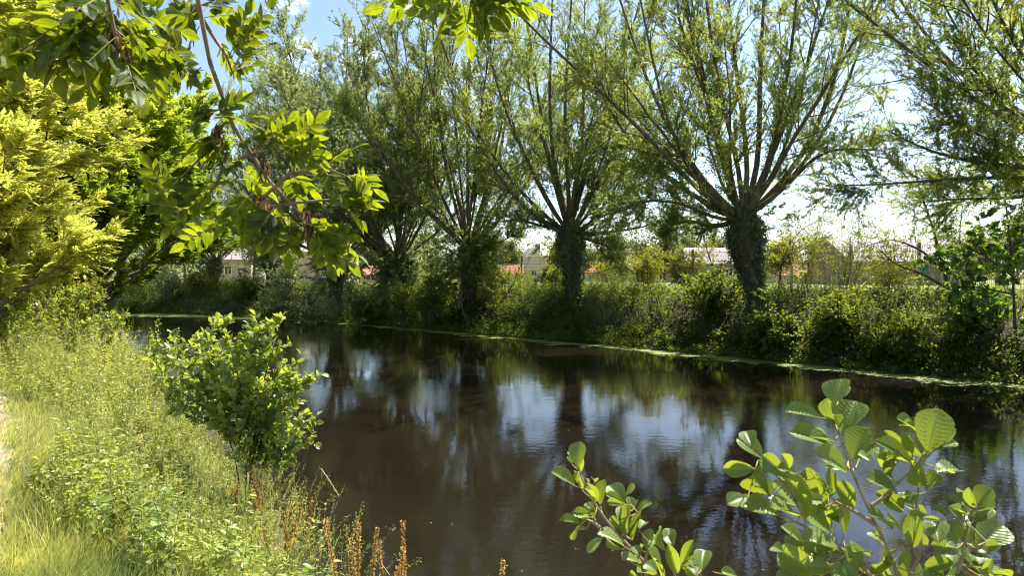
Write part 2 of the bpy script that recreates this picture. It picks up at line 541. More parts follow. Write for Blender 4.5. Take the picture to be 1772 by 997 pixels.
# path: trodden strip of dry earth
PL = A((-1.9, -6), (-2.2, .5), (-3.65, 3.6), (-4.35, 4.7), (-7.2, 8.6), (-10.3, 11.2), (-14.5, 14.5), (-24, 21))
ts = np.linspace(0, len(PL) - 1, 160)
cx = np.interp(ts, range(len(PL)), PL[:, 0]); cy = np.interp(ts, range(len(PL)), PL[:, 1])
tn = nrm(np.stack([np.gradient(cx), np.gradient(cy)], -1)); no = np.stack([tn[:, 1], -tn[:, 0]], -1)
V = []
us = np.linspace(-1, 1, 9)
for q in range(160):
    for u in us:
        wdt = .85 + .14 * wav(ts[q] * 9, 1 + u)
        x, y = cx[q] + no[q, 0] * u * wdt, cy[q] + no[q, 1] * u * wdt
        V.append((x, y, float(H(x, y)) + .018 - .03 * abs(u) ** 4))
I = (np.arange(159)[:, None] * 9 + np.arange(8)[None]).ravel()
M['path'] = solid('dry_earth', [(.3, (.16, .12, .07)), (.5, (.30, .23, .15)), (.7, (.42, .34, .24))], 7, .95, .5, detail=9)
tag(quads('path', np.array(V), np.stack([I, I + 1, I + 10, I + 9], -1), M['path']), 'dry trodden earth footpath along the bank', kind='structure')

# water
m, t, o = new_mat('river_water')
p = t.nodes.new('ShaderNodeBsdfPrincipled')
p.inputs['Roughness'].default_value = 0.0
p.inputs['IOR'].default_value = 1.45
nc = noise(t, .35, 5, .6)
t.links.new(ramp(t, nc, [(.3, (.007, .005, .0034)), (.7, (.013, .0092, .006))]), p.inputs['Base Color'])
na = noise(t, 6.5, 4, .6, (1, 1, 1)); nb = noise(t, 1.6, 3, .5, (1, 1, 1)); nd = noise(t, .25, 3, .5)
mu = t.nodes.new('ShaderNodeMath'); mu.operation = 'MULTIPLY'
t.links.new(na, mu.inputs[0]); t.links.new(ramp(t, nd, [(.35, (.12, .12, .12)), (.65, (1, 1, 1))]), mu.inputs[1])
b1 = t.nodes.new('ShaderNodeBump'); b1.inputs['Distance'].default_value = .007; b1.inputs['Strength'].default_value = .5
b2 = t.nodes.new('ShaderNodeBump'); b2.inputs['Distance'].default_value = .02; b2.inputs['Strength'].default_value = .07
t.links.new(mu.outputs[0], b1.inputs['Height']); t.links.new(nb, b2.inputs['Height']); t.links.new(b1.outputs[0], b2.inputs['Normal'])
t.links.new(b2.outputs[0], p.inputs['Normal']); t.links.new(p.outputs[0], o.inputs[0])
g = Geo(); g.add([[-200, -70, 0], [90, -70, 0], [90, 100, 0], [-200, 100, 0]], [[0, 1, 2, 3]])
tag(g.obj('water', m), 'dark brown slow river with gentle ripples', kind='structure')

# duckweed
m, t, o = new_mat('duckweed')
n1 = noise(t, 1.7, 9, .75); n2 = noise(t, 26, 4)
at_ = t.nodes.new('ShaderNodeAttribute'); at_.attribute_name = 'rnd'
ad = t.nodes.new('ShaderNodeMath'); ad.operation = 'ADD'
t.links.new(n1, ad.inputs[0]); t.links.new(at_.outputs['Fac'], ad.inputs[1])
p = t.nodes.new('ShaderNodeBsdfPrincipled'); p.inputs['Roughness'].default_value = .55
t.links.new(ramp(t, n2, [(.3, (.06, .09, .012)), (.5, (.13, .18, .02)), (.75, (.24, .28, .04))]), p.inputs['Base Color'])
tr = t.nodes.new('ShaderNodeBsdfTransparent'); ms = t.nodes.new('ShaderNodeMixShader')
t.links.new(ramp(t, ad.outputs[0], [(.76, (0, 0, 0)), (.80, (1, 1, 1))]), ms.inputs[0])
t.links.new(tr.outputs[0], ms.inputs[1]); t.links.new(p.outputs[0], ms.inputs[2]); t.links.new(ms.outputs[0], o.inputs[0])
nn = 420
ts = np.linspace(.9, 7.6, nn)
fx = np.interp(ts, range(len(FL)), FL[:, 0]); fy = np.interp(ts, range(len(FL)), FL[:, 1])
tn = nrm(np.stack([np.gradient(fx), np.gradient(fy)], -1)); no = np.stack([-tn[:, 1], tn[:, 0]], -1)
V = []; R = []
for q in range(nn):
    wd = 2.3 + .6 * wav(ts[q] * 7, 2.) + (5.5 * max(0, ts[q] - 5.2) if ts[q] > 5.2 else 0)
    wd = min(wd, 6.5)
    for j in range(7):
        u = j / 6
        V.append((fx[q] + no[q, 0] * (u * wd - .5), fy[q] + no[q, 1] * (u * wd - .5), .005))
        R.append([.55, .5, .42, .36, .30, .22, .10][j])
I = (np.arange(nn - 1)[:, None] * 7 + np.arange(6)[None]).ravel()
tag(quads('duckweed', np.array(V), np.stack([I, I + 1, I + 8, I + 7], -1), m, None, np.array(R)), 'green duckweed film floating along the far bank', 'duckweed', kind='stuff')


# small leaves and scraps drifting on the water
n = 1500
yy = 4 + 34 * rng.random(n) ** 1.3; xx = yy * rng.uniform(-.6, .8, n)
k = (sdist(NL, xx, yy) < -.3) & (sdist(FL, xx, yy) > .3) & (wav(xx * .35, yy * .35 + 2) > -.1)
xx, yy = xx[k], yy[k]
g = Geo(); leaves(g, np.stack([xx, yy, 0 * xx + .004], -1), np.stack([rng.normal(size=len(xx)), rng.normal(size=len(xx)), 0 * xx], -1), np.tile([0, 0, 1.], (len(xx), 1)), rng.uniform(.008, .03, len(xx)), .6)
tag(g.obj('floating_leaves', M['sedge']), 'small scattered leaves and scraps drifting on the brown water', 'floating leaves', kind='stuff')


# ------------------------------------------------------------------ willow trees
def pad_path(pts, k=12):
    pts = np.asarray(pts, float)
    s = np.concatenate([[0], np.cumsum(np.linalg.norm(np.diff(pts, axis=0), axis=1))])
    u = np.linspace(0, s[-1], k)
    # smooth (Catmull-like by repeated averaging of a dense polyline)
    C = np.stack([np.interp(u, s, pts[:, c]) for c in range(3)], -1)
    for _ in range(3):
        C[1:-1] = .25 * C[:-2] + .5 * C[1:-1] + .25 * C[2:]
    return C


def trunk_geo(path, rads, k=26, sides=16, knob=.12):
    C = pad_path(path, k)
    r = np.interp(np.linspace(0, 1, k), np.linspace(0, 1, len(rads)), rads)
    g = Geo()
    tube(g, C, 0, 0, sides, rad=r[None])
    V = g.V[0].reshape(k, sides, 3)
    nz_ = 1 + knob * rng.normal(0, 1, (k, sides)) * np.linspace(.5, 1.2, k)[:, None]
    V = C[:, None] + (V - C[:, None]) * nz_[..., None]
    g.V[0] = np.concatenate([V.reshape(-1, 3), C[-1:] + [[0, 0, .12]]])
    g.R[0] = np.zeros(k * sides + 1)
    top = (k - 1) * sides
    g.Q[0] = np.concatenate([g.Q[0], np.array([[top + i, top + i + 1, top + (i + 2) % sides, k * sides] for i in range(0, sides, 2)])])
    return g, C, r


def ivy_on(g, C, r, n, size=.075, thick=.08):
    k = len(C)
    t = rng.random(n) ** .8; f = t * (k - 1.001); i = f.astype(int); fr = (f - i)[:, None]
    P = C[i] * (1 - fr) + C[i + 1] * fr
    T = nrm(C[i + 1] - C[i])
    rr = (r[i] * (1 - fr[:, 0]) + r[i + 1] * fr[:, 0])
    R = nrm(np.cross(T, rng.normal(size=T.shape)))
    P = P + R * (rr + rng.gamma(2, thick / 2, n))[:, None]
    q = wav(R[:, 0] * 2.2 + P[:, 2] * .8, R[:, 1] * 2 + P[:, 2] * 1.1) > -.22
    P, T, R, n = P[q], T[q], R[q], int(q.sum())
    leaves(g, P, nrm(-T * .8 + rng.normal(0, .6, T.shape)), nrm(R + rng.normal(0, .45, R.shape)), size * rng.uniform(.6, 1.3, n), 1.0, T_IVY)


def willow(name, base_px, Y, head_py, trunk_r, head_r, limbs_px, auto, label, height=11.0, nsec=26, nleaf=9, ivy=2500, mat='willow', limb_r=.085, spread=1.0, leaf=.085, ivy_limb=3, group='pollard willows along the far bank', head_px=None, tert=11, low=0, tr_label=None, bare=.16):
    bx, by = at(base_px, 480, Y)[:2]
    base = np.array([bx, by, float(H(bx, by)) - .1])
    head = at(head_px or base_px, head_py, Y)
    root = empty(name, base, label, 'tree', group)
    mid = base * .5 + head * .5 + np.array([rng.normal(0, .06), 0, 0])
    g, C, r = trunk_geo([base, mid, head, head + [0, 0, .3]], [trunk_r * 1.3, trunk_r * 1.05, trunk_r, trunk_r * 1.12, trunk_r * 1.4, trunk_r * 1.75, head_r, head_r * .8, head_r * .25])
    g.obj('trunk', M['bark'], root)
    L = []
    k = 14
    for pts in limbs_px:
        dz = rng.uniform(-2.6, 2.6)
        n = len(pts)
        q = [at(p[0], p[1], Y + dz * (i + .3) / n) for i, p in enumerate(pts)]
        q = [head + [0, 0, -.15], head + (q[0] - head) * .45] + q
        d = nrm(q[-1] - q[-2])
        if pts[-1][1] < 100: q.append(q[-1] + d * rng.uniform(2.5, 4.5) + np.array([0, 0, .4]))
        L.append(pad_path(q, k))
    if auto:
        az = rng.uniform(0, 2 * math.pi, auto)
        el = np.radians(rng.uniform(24, 84, auto) / spread ** .3)
        d = np.stack([np.cos(az) * np.cos(el), np.sin(az) * np.cos(el), np.sin(el)], -1)
        p0 = head - [0, 0, .2] + d * head_r * .55 + rng.normal(0, .1, (auto, 3))
        LL = height * rng.uniform(.62, 1.0, auto) * (.55 + .45 * np.sin(el))
        L += list(grow(p0, d, LL, k, .75, .055))
    L = np.array(L)
    n = len(L)
    lr = limb_r * rng.uniform(.6, 1.25, n)
    for c, q in zip(L, lr):
        gg = Geo()
        tube(gg, c, [q], [q * .22], 7)
        gg.obj('limb', M['limb'], root)
    P, D, t_, ix = spawn(L, nsec, bare, 1.0, .4, 1.15)
    D = nrm(D + [0, 0, .15])
    len_ = np.linalg.norm(np.diff(L, axis=1), axis=-1).sum(1)[ix] * .22 * (1.1 - t_ * .5) * rng.uniform(.5, 1.2, len(t_))
    S = grow(P, D, np.clip(len_, .35, 2.6), 7, .25, .09)
    tw = Geo()
    tube(tw, S, .011 * np.clip(len_, .5, 2), .004, 4)
    P, D, t2, _ = spawn(S, tert, .15, 1.0, .3, .95)
    Tt = grow(P, nrm(D + [0, 0, .15]), rng.uniform(.3, .95, len(P)), 4, .0, .12)
    tube(tw, Tt, .005, .002, 3)
    if low:   # a skirt of fine shoots round the head and down the trunk
        az = rng.uniform(0, 2 * math.pi, low); el = rng.uniform(-.5, .9, low)
        d = np.stack([np.cos(az) * np.cos(el), np.sin(az) * np.cos(el), np.sin(el)], -1)
        P0 = C[rng.integers(7, len(C), low)] + d * trunk_r
        Lw = grow(P0, d, rng.uniform(.7, 2.2, low), 6, -.3, .1)
        tube(tw, Lw, .010, .003, 3)
        P, D, _, _ = spawn(Lw, 5, .2, 1, .3, .9)
        T2 = grow(P, D, rng.uniform(.2, .5, len(P)), 4, 0, .1)
        Tt = np.concatenate([Tt, T2])
    tw.obj('twigs', M['twig'], root)
    P, D, _, ix = spawn(Tt, int(nleaf * 3.7), .05, 1.0, .35, 1.1)
    lg = Geo()
    leaves(lg, P, D + rng.normal(0, .2, D.shape), up_normals(len(P)), leaf * 1.18 * rng.uniform(.6, 1.3, len(P)), .31, T_LEAF, np.clip(rng.normal(.45, .22, len(P)), 0, 1))
    lg.obj('crown', M[mat], root)
    if ivy:
        ig = Geo()
        ivy_on(ig, C, r, ivy)
        for j in rng.choice(n, min(n, ivy_limb), replace=False):
            ivy_on(ig, L[j][:7], np.full(7, lr[j]), ivy // 5, .06, .09)
        ig.obj('ivy', M['ivy'], root)
    return root


W1 = [[(1262, 330), (1232, 215), (1205, 95), (1183, 0)], [(1300, 310), (1284, 200), (1270, 90), (1260, 0)],
      [(1330, 320), (1350, 200), (1373, 75), (1378, 0)], [(1343, 341), (1418, 225), (1453, 110), (1473, 0)],
      [(1360, 330), (1423, 240), (1473, 135), (1500, 40)], [(1338, 310), (1373, 225), (1398, 100), (1418, 0)],
      [(1318, 300), (1312, 175), (1322, 0)], [(1290, 330), (1252, 190), (1232, 90), (1222, 0)],
      [(1240, 350), (1180, 260), (1130, 170), (1085, 40)], [(1235, 365), (1160, 275), (1100, 215), (1010, 130), (930, 60)],
      [(1240, 375), (1172, 310), (1110, 280), (1040, 262)], [(1250, 385), (1180, 350), (1120, 345), (1060, 365)],
      [(1225, 360), (1172, 265), (1150, 200), (1120, 60)],
      [(1345, 340), (1420, 258), (1480, 255), (1530, 262)], [(1245, 395), (1190, 380), (1140, 398)]]
willow('pollard_willow', 1316, 23.5, 372, .31, .62, W1, 10, 'ivy covered pollard willow, nearest whole one, with a stout leaning trunk and thick brown limbs', 12, 24, 8, 6500, 'willow', .095, head_px=1285, ivy_limb=5, low=30, bare=.2)
W2 = [[(985, 350), (1002, 280), (1009, 175), (1012, 0)], [(972, 350), (957, 300), (949, 175), (954, 50), (956, 0)],
      [(965, 350), (936, 210), (921, 90), (905, 0)], [(936, 376), (881, 311), (821, 226), (786, 140), (760, 60)],
      [(950, 360), (936, 326), (866, 180), (840, 60)], [(1022, 396), (1060, 350), (1100, 321), (1160, 290)], [(1015, 380), (1042, 341), (1100, 271), (1150, 170)],
      [(1000, 350), (1032, 251), (1067, 150), (1100, 30)], [(990, 350), (1022, 281), (1052, 165), (1090, 60)], [(1010, 405), (1060, 402), (1120, 392), (1180, 372)],
      [(985, 340), (975, 200), (985, 60)], [(1005, 412), (1050, 425), (1080, 455)], [(950, 395), (900, 380), (850, 385)], [(940, 385), (880, 330), (830, 300), (790, 290)]]
willow('pollard_willow', 992, 30, 400, .30, .62, W2, 14, 'pollard willow with ivied trunk standing just right of the white gabled house', 13, 24, 8, 5000, 'willow', .09, head_px=985, ivy_limb=8, low=40)
W3 = [[(800, 400), (771, 300), (756, 175), (750, 60)], [(805, 380), (796, 311), (783, 165), (775, 40)], [(812, 380), (808, 300), (813, 85), (815, 0)],
      [(820, 400), (851, 351), (846, 200), (850, 60)], [(825, 400), (861, 300), (880, 180), (890, 40)], [(780, 411), (710, 336), (635, 236), (600, 190)],
      [(826, 446), (866, 420), (906, 396)], [(790, 390), (740, 300), (715, 190), (700, 80)], [(800, 380), (765, 230), (735, 100), (720, 0)]]
willow('pollard_willow', 810, 34, 425, .34, .6, W3, 12, 'tall many stemmed willow, leafy to its foot, left of the white gable', 14, 26, 8, 1500, 'willow', .09, low=260, spread=1.4)
W4 = [[(680, 420), (650, 330), (600, 240), (560, 180)], [(690, 410), (660, 300), (655, 180)], [(700, 410), (705, 300), (712, 170)], [(690, 410), (675, 330), (640, 200), (625, 130)], [(700, 420), (740, 330), (765, 250)]]
willow('pollard_willow', 690, 38.5, 448, .38, .7, W4, 20, 'pollard willow with short dark trunk and bushy grey skirt beside the red roofs', 14, 25, 8, 800, 'willow_grey', .085, low=200, spread=1.2, leaf=.11)
willow('pollard_willow', 585, 43, 448, .42, .8, [[(575, 420), (545, 330), (520, 250), (505, 190)], [(590, 410), (590, 300), (592, 180)], [(600, 420), (640, 330), (655, 220)]], 24, 'pollard willow with gnarled dark trunk in front of the house with one white window', 17, 26, 8, 1500, 'willow_grey', .085, low=60, spread=1.2, leaf=.12)
willow('pollard_willow', 470, 48, 440, .36, .6, [], 24, 'willow half hidden behind the tip of the hanging ash branch', 13, 24, 8, 0, 'willow_grey', .07, low=120)
willow('pollard_willow', 372, 52, 452, .36, .6, [], 18, 'small low willow with bare trunk above the far bend bank', 9.5, 24, 8, 0, 'willow_grey', .06, low=60)
willow('pollard_willow', 262, 56, 440, .36, .6, [], 18, 'dark willow farthest up the river beside the bright green ash', 12, 22, 8, 0, 'willow_grey', .06, low=140)
W0L = [[(1800, 245), (1772, 228), (1700, 182), (1600, 110), (1540, 60), (1460, 0)], [(1830, 310), (1772, 307), (1650, 308), (1560, 318), (1430, 322)],
       [(1810, 295), (1772, 288), (1700, 284), (1600, 262), (1530, 222)], [(1820, 290), (1772, 275), (1680, 225), (1590, 170)],
       [(1830, 200), (1760, 130), (1700, 60), (1665, 0)], [(1850, 200), (1790, 130), (1735, 50), (1715, 0)], [(1800, 230), (1700, 160), (1640, 110), (1600, 60)],
       [(1850, 320), (1760, 345), (1680, 342), (1590, 350)], [(1860, 180), (1800, 60), (1780, 0)], [(1850, 230), (1772, 210), (1700, 150), (1660, 90)]]
willow('pollard_willow', 1905, 16.5, 330, .42, .8, W0L, 8, 'large willow at the right edge whose long limbs reach in over the bank', 11, 26, 9, 1500, 'willow', .068, low=10, bare=.22, leaf=.075)


# ------------------------------------------------------------------ ash trees on the near bank
def ash(name, x, y, h, r0, crown_r, low, nlimb, ncomp, mat, label, pairs=5, lf=.085, L=.24, z0f=.12, group='ash trees on the near bank', offc=(0, 0), upc=.45):
    base = P3(x, y, -.1)
    root = empty(name, base, label, 'tree', group)
    tr = grow(base[None], [[.03, 0, 1]], h * .92, 14, 0, .02)
    g = Geo(); tube(g, tr, r0, r0 * .15, 10); g.obj('trunk', M['limb'], root)
    P, D, t_, _ = spawn(tr, nlimb, z0f, .98, .75, 1.25)
    ln = crown_r * (1.0 - .55 * np.clip((t_ - .3) / .7, 0, 1)) * rng.uniform(.7, 1.1, len(t_))
    D = nrm(D + [offc[0], offc[1], .15])
    Lm = grow(P, D, ln, 9, upc, .06)
    for c, q in zip(Lm, ln):
        gg = Geo(); tube(gg, c, [.014 * q + .01], [.006], 6); gg.obj('limb', M['limb'], root)
    P, D, t2, ix = spawn(Lm, 11, .25, 1, .45, .95)
    S = grow(P, nrm(D + [0, 0, .2]), rng.uniform(.35, 1.0, len(P)) * crown_r / 3, 6, .5, .08)
    tw = Geo(); tube(tw, S, .010, .004, 4); tw.obj('twigs', M['twig'], root)
    per = max(1, ncomp // len(S))
    P, D, t3, _ = spawn(S, per, .12, 1.0, .5, 1.1)
    N = up_normals(len(P), 1.0, .35)
    out = P - (tr[0, 5] * [1, 1, 0] + [0, 0, 1] * P)
    D = nrm(D + nrm(out * [1, 1, 0]) * .7 + [0, 0, .12])
    lg = Geo()
    compound(lg, P, D, N, L * rng.uniform(.7, 1.2, len(P)), pairs, lf * rng.uniform(.8, 1.2, len(P)), .5, T_LEAF, rnd=np.clip(rng.normal(.5, .22, len(P)), 0, 1))
    lg.obj('crown', M[mat], root)


ash('ash_tree', -10.0, 12.4, 8.6, .11, 3.1, .1, 85, 28000, 'yellow', 'bright yellow leaved young ash tree at the left edge beside the path', 6, .095, .30, .02, offc=(.12, -.08), upc=.1)
ash('ash_tree', -12.9, 20.5, 9.0, .16, 4.6, .1, 90, 32000, 'ashfar', 'fresh green ash tree behind the yellow leaved one', 5, .125, .25, .02, offc=(.12, 0), upc=.0)
ash('ash_tree', -11.9, 17.6, 5.0, .08, 2.7, .1, 50, 13000, 'ashfar', 'low rounded light green ash between the yellow leaved one and the water', 5, .10, .22, .02, offc=(.1, -.05), upc=.15)
ash('ash_tree', -20.5, 20.5, 13.5, .22, 5.0, .1, 60, 14000, 'ashfar', 'tall green ash tree rising in the top left corner', 5, .12, .26, .12, upc=.2)
ash('ash_tree', -21.5, 31.5, 9.5, .18, 4.6, .1, 60, 14000, 'ashfar', 'green ash tree farthest along the near bank, above the river bend', 5, .12, .26, .05, upc=.1)


# ------------------------------------------------------------------ shrubs
def shrub(name, x, y, h, wid, mat, label, nst=16, nsec=12, nt=6, nl=11, leaf=.085, wr=.55, T=T_LEAF, cat='shrub', group=None, lean=(0, 0), r=.014, z=None, bark='limb', up=.4, t0=.12):
    base = P3(x, y, -.05)
    root = empty(name, base, label, cat, group)
    az = rng.uniform(0, 2 * math.pi, nst)
    sp_ = rng.uniform(.1, 1, nst) * wid / max(h, .1)
    d = np.stack([np.cos(az) * sp_ + lean[0], np.sin(az) * sp_ + lean[1], np.ones(nst)], -1)
    S = grow(base + rng.normal(0, .08, (nst, 3)) * [1, 1, 0], d, h * rng.uniform(.65, 1.1, nst), 9, up, .06)
    g = Geo(); tube(g, S, r, r * .3, 5)
    P, D, t_, _ = spawn(S, nsec, t0, 1, .5, 1.1)
    B = grow(P, D, (wid * .45) * rng.uniform(.4, 1.1, len(P)) * (1.15 - .6 * t_), 6, .15, .12)
    tube(g, B, r * .4, r * .15, 3)
    P, D, _, _ = spawn(B, nt, .1, 1, .3, 1.0)
    Tw = grow(P, D, rng.uniform(.1, .3, len(P)) * max(.5, min(wid, 1.6)), 3, 0, .1)
    g.obj('stems', M[bark], root)
    P, D, _, _ = spawn(Tw, nl, .05, 1, .3, 1.1)
    lg = Geo()
    leaves(lg, P, D, up_normals(len(P), .8, .6), leaf * rng.uniform(.6, 1.3, len(P)), wr, T, np.clip(rng.normal(.5, .25, len(P)), 0, 1))
    lg.obj('foliage', M[mat], root)
    return root


def shrub_px(px, Y, h, wid, mat, label, **k):
    x = (px - 886) / FPX * Y
    return shrub('bank_shrub', x, Y, h, wid, mat, label, group='shrubs along the far bank', **k)


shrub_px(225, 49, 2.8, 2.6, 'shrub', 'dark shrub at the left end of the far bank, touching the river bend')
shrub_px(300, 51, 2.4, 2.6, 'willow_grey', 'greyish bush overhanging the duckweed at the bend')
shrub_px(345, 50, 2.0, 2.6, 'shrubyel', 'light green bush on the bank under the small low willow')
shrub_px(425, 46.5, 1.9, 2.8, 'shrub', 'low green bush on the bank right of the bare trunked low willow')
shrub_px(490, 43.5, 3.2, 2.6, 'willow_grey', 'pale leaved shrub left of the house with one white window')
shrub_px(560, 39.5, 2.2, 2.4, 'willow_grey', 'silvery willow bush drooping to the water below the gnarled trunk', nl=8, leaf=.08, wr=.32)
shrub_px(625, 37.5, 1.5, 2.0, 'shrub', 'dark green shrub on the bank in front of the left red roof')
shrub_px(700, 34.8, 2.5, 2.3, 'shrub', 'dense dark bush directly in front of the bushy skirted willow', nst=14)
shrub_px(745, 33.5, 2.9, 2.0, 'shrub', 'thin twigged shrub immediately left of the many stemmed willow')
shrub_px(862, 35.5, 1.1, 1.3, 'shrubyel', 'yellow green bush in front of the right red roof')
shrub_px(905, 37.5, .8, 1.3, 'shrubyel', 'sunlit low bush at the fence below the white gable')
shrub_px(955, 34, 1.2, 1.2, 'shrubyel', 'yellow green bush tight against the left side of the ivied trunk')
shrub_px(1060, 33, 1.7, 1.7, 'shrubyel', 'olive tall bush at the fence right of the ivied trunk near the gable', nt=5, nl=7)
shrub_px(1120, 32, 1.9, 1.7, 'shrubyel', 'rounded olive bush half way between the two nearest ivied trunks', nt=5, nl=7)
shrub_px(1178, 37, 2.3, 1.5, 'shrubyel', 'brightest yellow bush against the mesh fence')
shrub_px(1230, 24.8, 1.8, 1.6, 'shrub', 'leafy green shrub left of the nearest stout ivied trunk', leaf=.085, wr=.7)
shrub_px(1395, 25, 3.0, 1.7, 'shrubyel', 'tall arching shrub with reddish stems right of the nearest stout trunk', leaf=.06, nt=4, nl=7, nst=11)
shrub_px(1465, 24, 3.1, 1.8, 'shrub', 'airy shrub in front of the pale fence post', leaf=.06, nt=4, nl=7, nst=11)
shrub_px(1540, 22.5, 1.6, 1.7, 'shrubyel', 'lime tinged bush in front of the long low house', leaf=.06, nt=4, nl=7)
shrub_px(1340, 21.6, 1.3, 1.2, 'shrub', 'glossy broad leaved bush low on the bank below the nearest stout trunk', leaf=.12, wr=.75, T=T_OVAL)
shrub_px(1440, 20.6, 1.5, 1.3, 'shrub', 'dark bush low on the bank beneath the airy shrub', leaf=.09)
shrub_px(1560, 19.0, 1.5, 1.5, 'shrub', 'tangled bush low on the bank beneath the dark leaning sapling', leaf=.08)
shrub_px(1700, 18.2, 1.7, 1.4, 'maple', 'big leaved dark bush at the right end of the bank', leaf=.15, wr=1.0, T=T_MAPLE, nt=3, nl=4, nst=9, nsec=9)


def sapling(pts, Y, label, r=.045, mat='shrub', nsec=34, seclen=1.0, leaf=.06, wr=.55, nl=8, T=T_LEAF, extra=(), t0=.3, nt=5):
    bx, by = at(pts[0][0], 480, Y)[:2]
    base = np.array([bx, by, float(H(bx, by)) - .05])
    root = empty('sapling', base, label, 'sapling', 'saplings on the far bank')
    q = [base] + [at(p[0], p[1], Y + .25 * i) for i, p in enumerate(pts[1:])]
    C = [pad_path(q, 14)]
    g = Geo(); tube(g, C[0], [r], [r * .3], 7); g.obj('trunk', M['bark'], root)
    for e in extra:
        c = pad_path([at(p[0], p[1], Y - .3 * i) for i, p in enumerate(e)], 14)
        gg = Geo(); tube(gg, c, [r * .7], [r * .2], 6); gg.obj('limb', M['bark'], root)
        C.append(c)
    C = np.array(C)
    P, D, t_, _ = spawn(C, nsec, t0, 1, .5, 1.2)
    S = grow(P, D, seclen * rng.uniform(.4, 1.1, len(P)), 6, .1, .12)
    tw = Geo(); tube(tw, S, .009, .003, 4); tw.obj('twigs', M['twig'], root)
    P, D, _, _ = spawn(S, nt, .2, 1, .3, 1)
    Tt = grow(P, D, rng.uniform(.12, .35, len(P)), 3, 0, .1)
    P, D, _, _ = spawn(Tt, nl, .1, 1, .4, 1.1)
    lg = Geo(); leaves(lg, P, D, up_normals(len(P), .8, .6), leaf * rng.uniform(.6, 1.3, len(P)), wr, T)
    lg.obj('crown', M[mat], root)


sapling([(1645, 510), (1640, 480), (1622, 430), (1615, 390), (1590, 330), (1582, 285)], 20.8, 'dark leaning sapling in front of the long low house', .06, extra=[[(1632, 470), (1600, 435), (1545, 412), (1500, 425)], [(1640, 500), (1590, 470), (1550, 460), (1520, 430)], [(1618, 400), (1650, 360), (1690, 330)]], nsec=34, seclen=1.1)
sapling([(1668, 500), (1662, 455), (1660, 400), (1668, 340)], 21.5, 'thin upright sapling with forked stems at the fence near the right edge', .03, extra=[[(1664, 480), (1680, 445), (1705, 415)], [(1662, 470), (1645, 430), (1635, 390)]], seclen=.7, nsec=20)
sapling([(818, 575), (800, 545), (795, 500), (812, 440), (820, 400)], 31.8, 'leaning thin sapling rising from the water edge below the many stemmed willow', .05, extra=[[(822, 560), (850, 500), (862, 440)], [(815, 560), (780, 500), (772, 440)], [(830, 570), (885, 500), (905, 450)]], seclen=1.0, nsec=26)
sapling([(1260, 520), (1240, 480), (1225, 440), (1215, 400)], 26, 'light sapling left of the nearest stout ivied trunk', .035, mat='shrubyel', seclen=.9)
sapling([(1345, 500), (1355, 440), (1385, 395), (1420, 380)], 24.5, 'sapling with sunlit leaves arching off to the right of the nearest stout trunk', .035, mat='shrubyel', seclen=1.1, extra=[[(1345, 470), (1372, 430), (1400, 420)]])
sapling([(1760, 520), (1752, 460), (1745, 390), (1735, 320), (1745, 290)], 17.6, 'sycamore sapling with large dark lobed leaves at the right edge', .04, mat='maple', nsec=24, seclen=1.15, leaf=.15, wr=1.0, nl=4, T=T_MAPLE, nt=4, t0=.02, extra=[[(1755, 480), (1700, 440), (1660, 420)], [(1750, 430), (1800, 380), (1850, 330)], [(1758, 510), (1680, 495), (1640, 490)]])

# ------------------------------------------------------------------ fence
froot = empty('mesh_fence', (13.8, 27.8, 1.85), 'dark wire mesh fence running behind the far bank trees', 'fence')
fp = [A(13.8 + 1.65 * i, 27.8 - 1.88 * i) for i in range(6, -14, -1)]
for i, q in enumerate(fp):
    z = float(H(q[0], q[1]))
    g = Geo(); box(g, q[0] - .045, q[0] + .045, q[1] - .045, q[1] + .045, z - .1, z + 2.05)
    box(g, q[0] - .052, q[0] + .052, q[1] - .052, q[1] + .052, z + 2.05, z + 2.07)
    g.obj('post', M['postlight'] if i == 6 else M['post'], froot, flat=True)
for a, b in zip(fp[:-1], fp[1:]):
    za, zb = float(H(*a)), float(H(*b))
    g = Geo()
    d = (b - a)
    for u in np.linspace(.03, .97, 46):
        x, y = a + d * u; z = za + (zb - za) * u
        tube(g, A([x, y, z + .05], [x, y, z + 2.0]), [.006], [.006], 3)
    for v in np.linspace(.08, 1.96, 10):
        tube(g, A([a[0], a[1], za + v], [b[0], b[1], zb + v]), [.007], [.007], 3)
    g.obj('mesh_panel', M['wire'], froot)


# ------------------------------------------------------------------ houses
def brickmat(name, c1, c2, mortar, s=3.5):
    m, t, o = new_mat(name)
    b = t.nodes.new('ShaderNodeTexBrick'); b.inputs['Scale'].default_value = s
    b.inputs['Color1'].default_value = (*c1, 1); b.inputs['Color2'].default_value = (*c2, 1); b.inputs['Mortar'].default_value = (*mortar, 1)
    c = t.nodes.new('ShaderNodeTexCoord'); mp = t.nodes.new('ShaderNodeMapping'); mp.inputs['Rotation'].default_value = (math.pi / 2, 0, 0)
    t.links.new(c.outputs['Object'], mp.inputs[0]); t.links.new(mp.outputs[0], b.inputs[0])
    p = t.nodes.new('ShaderNodeBsdfPrincipled'); p.inputs['Roughness'].default_value = .9
    t.links.new(b.outputs[0], p.inputs['Base Color']); t.links.new(p.outputs[0], o.inputs[0])
    return m


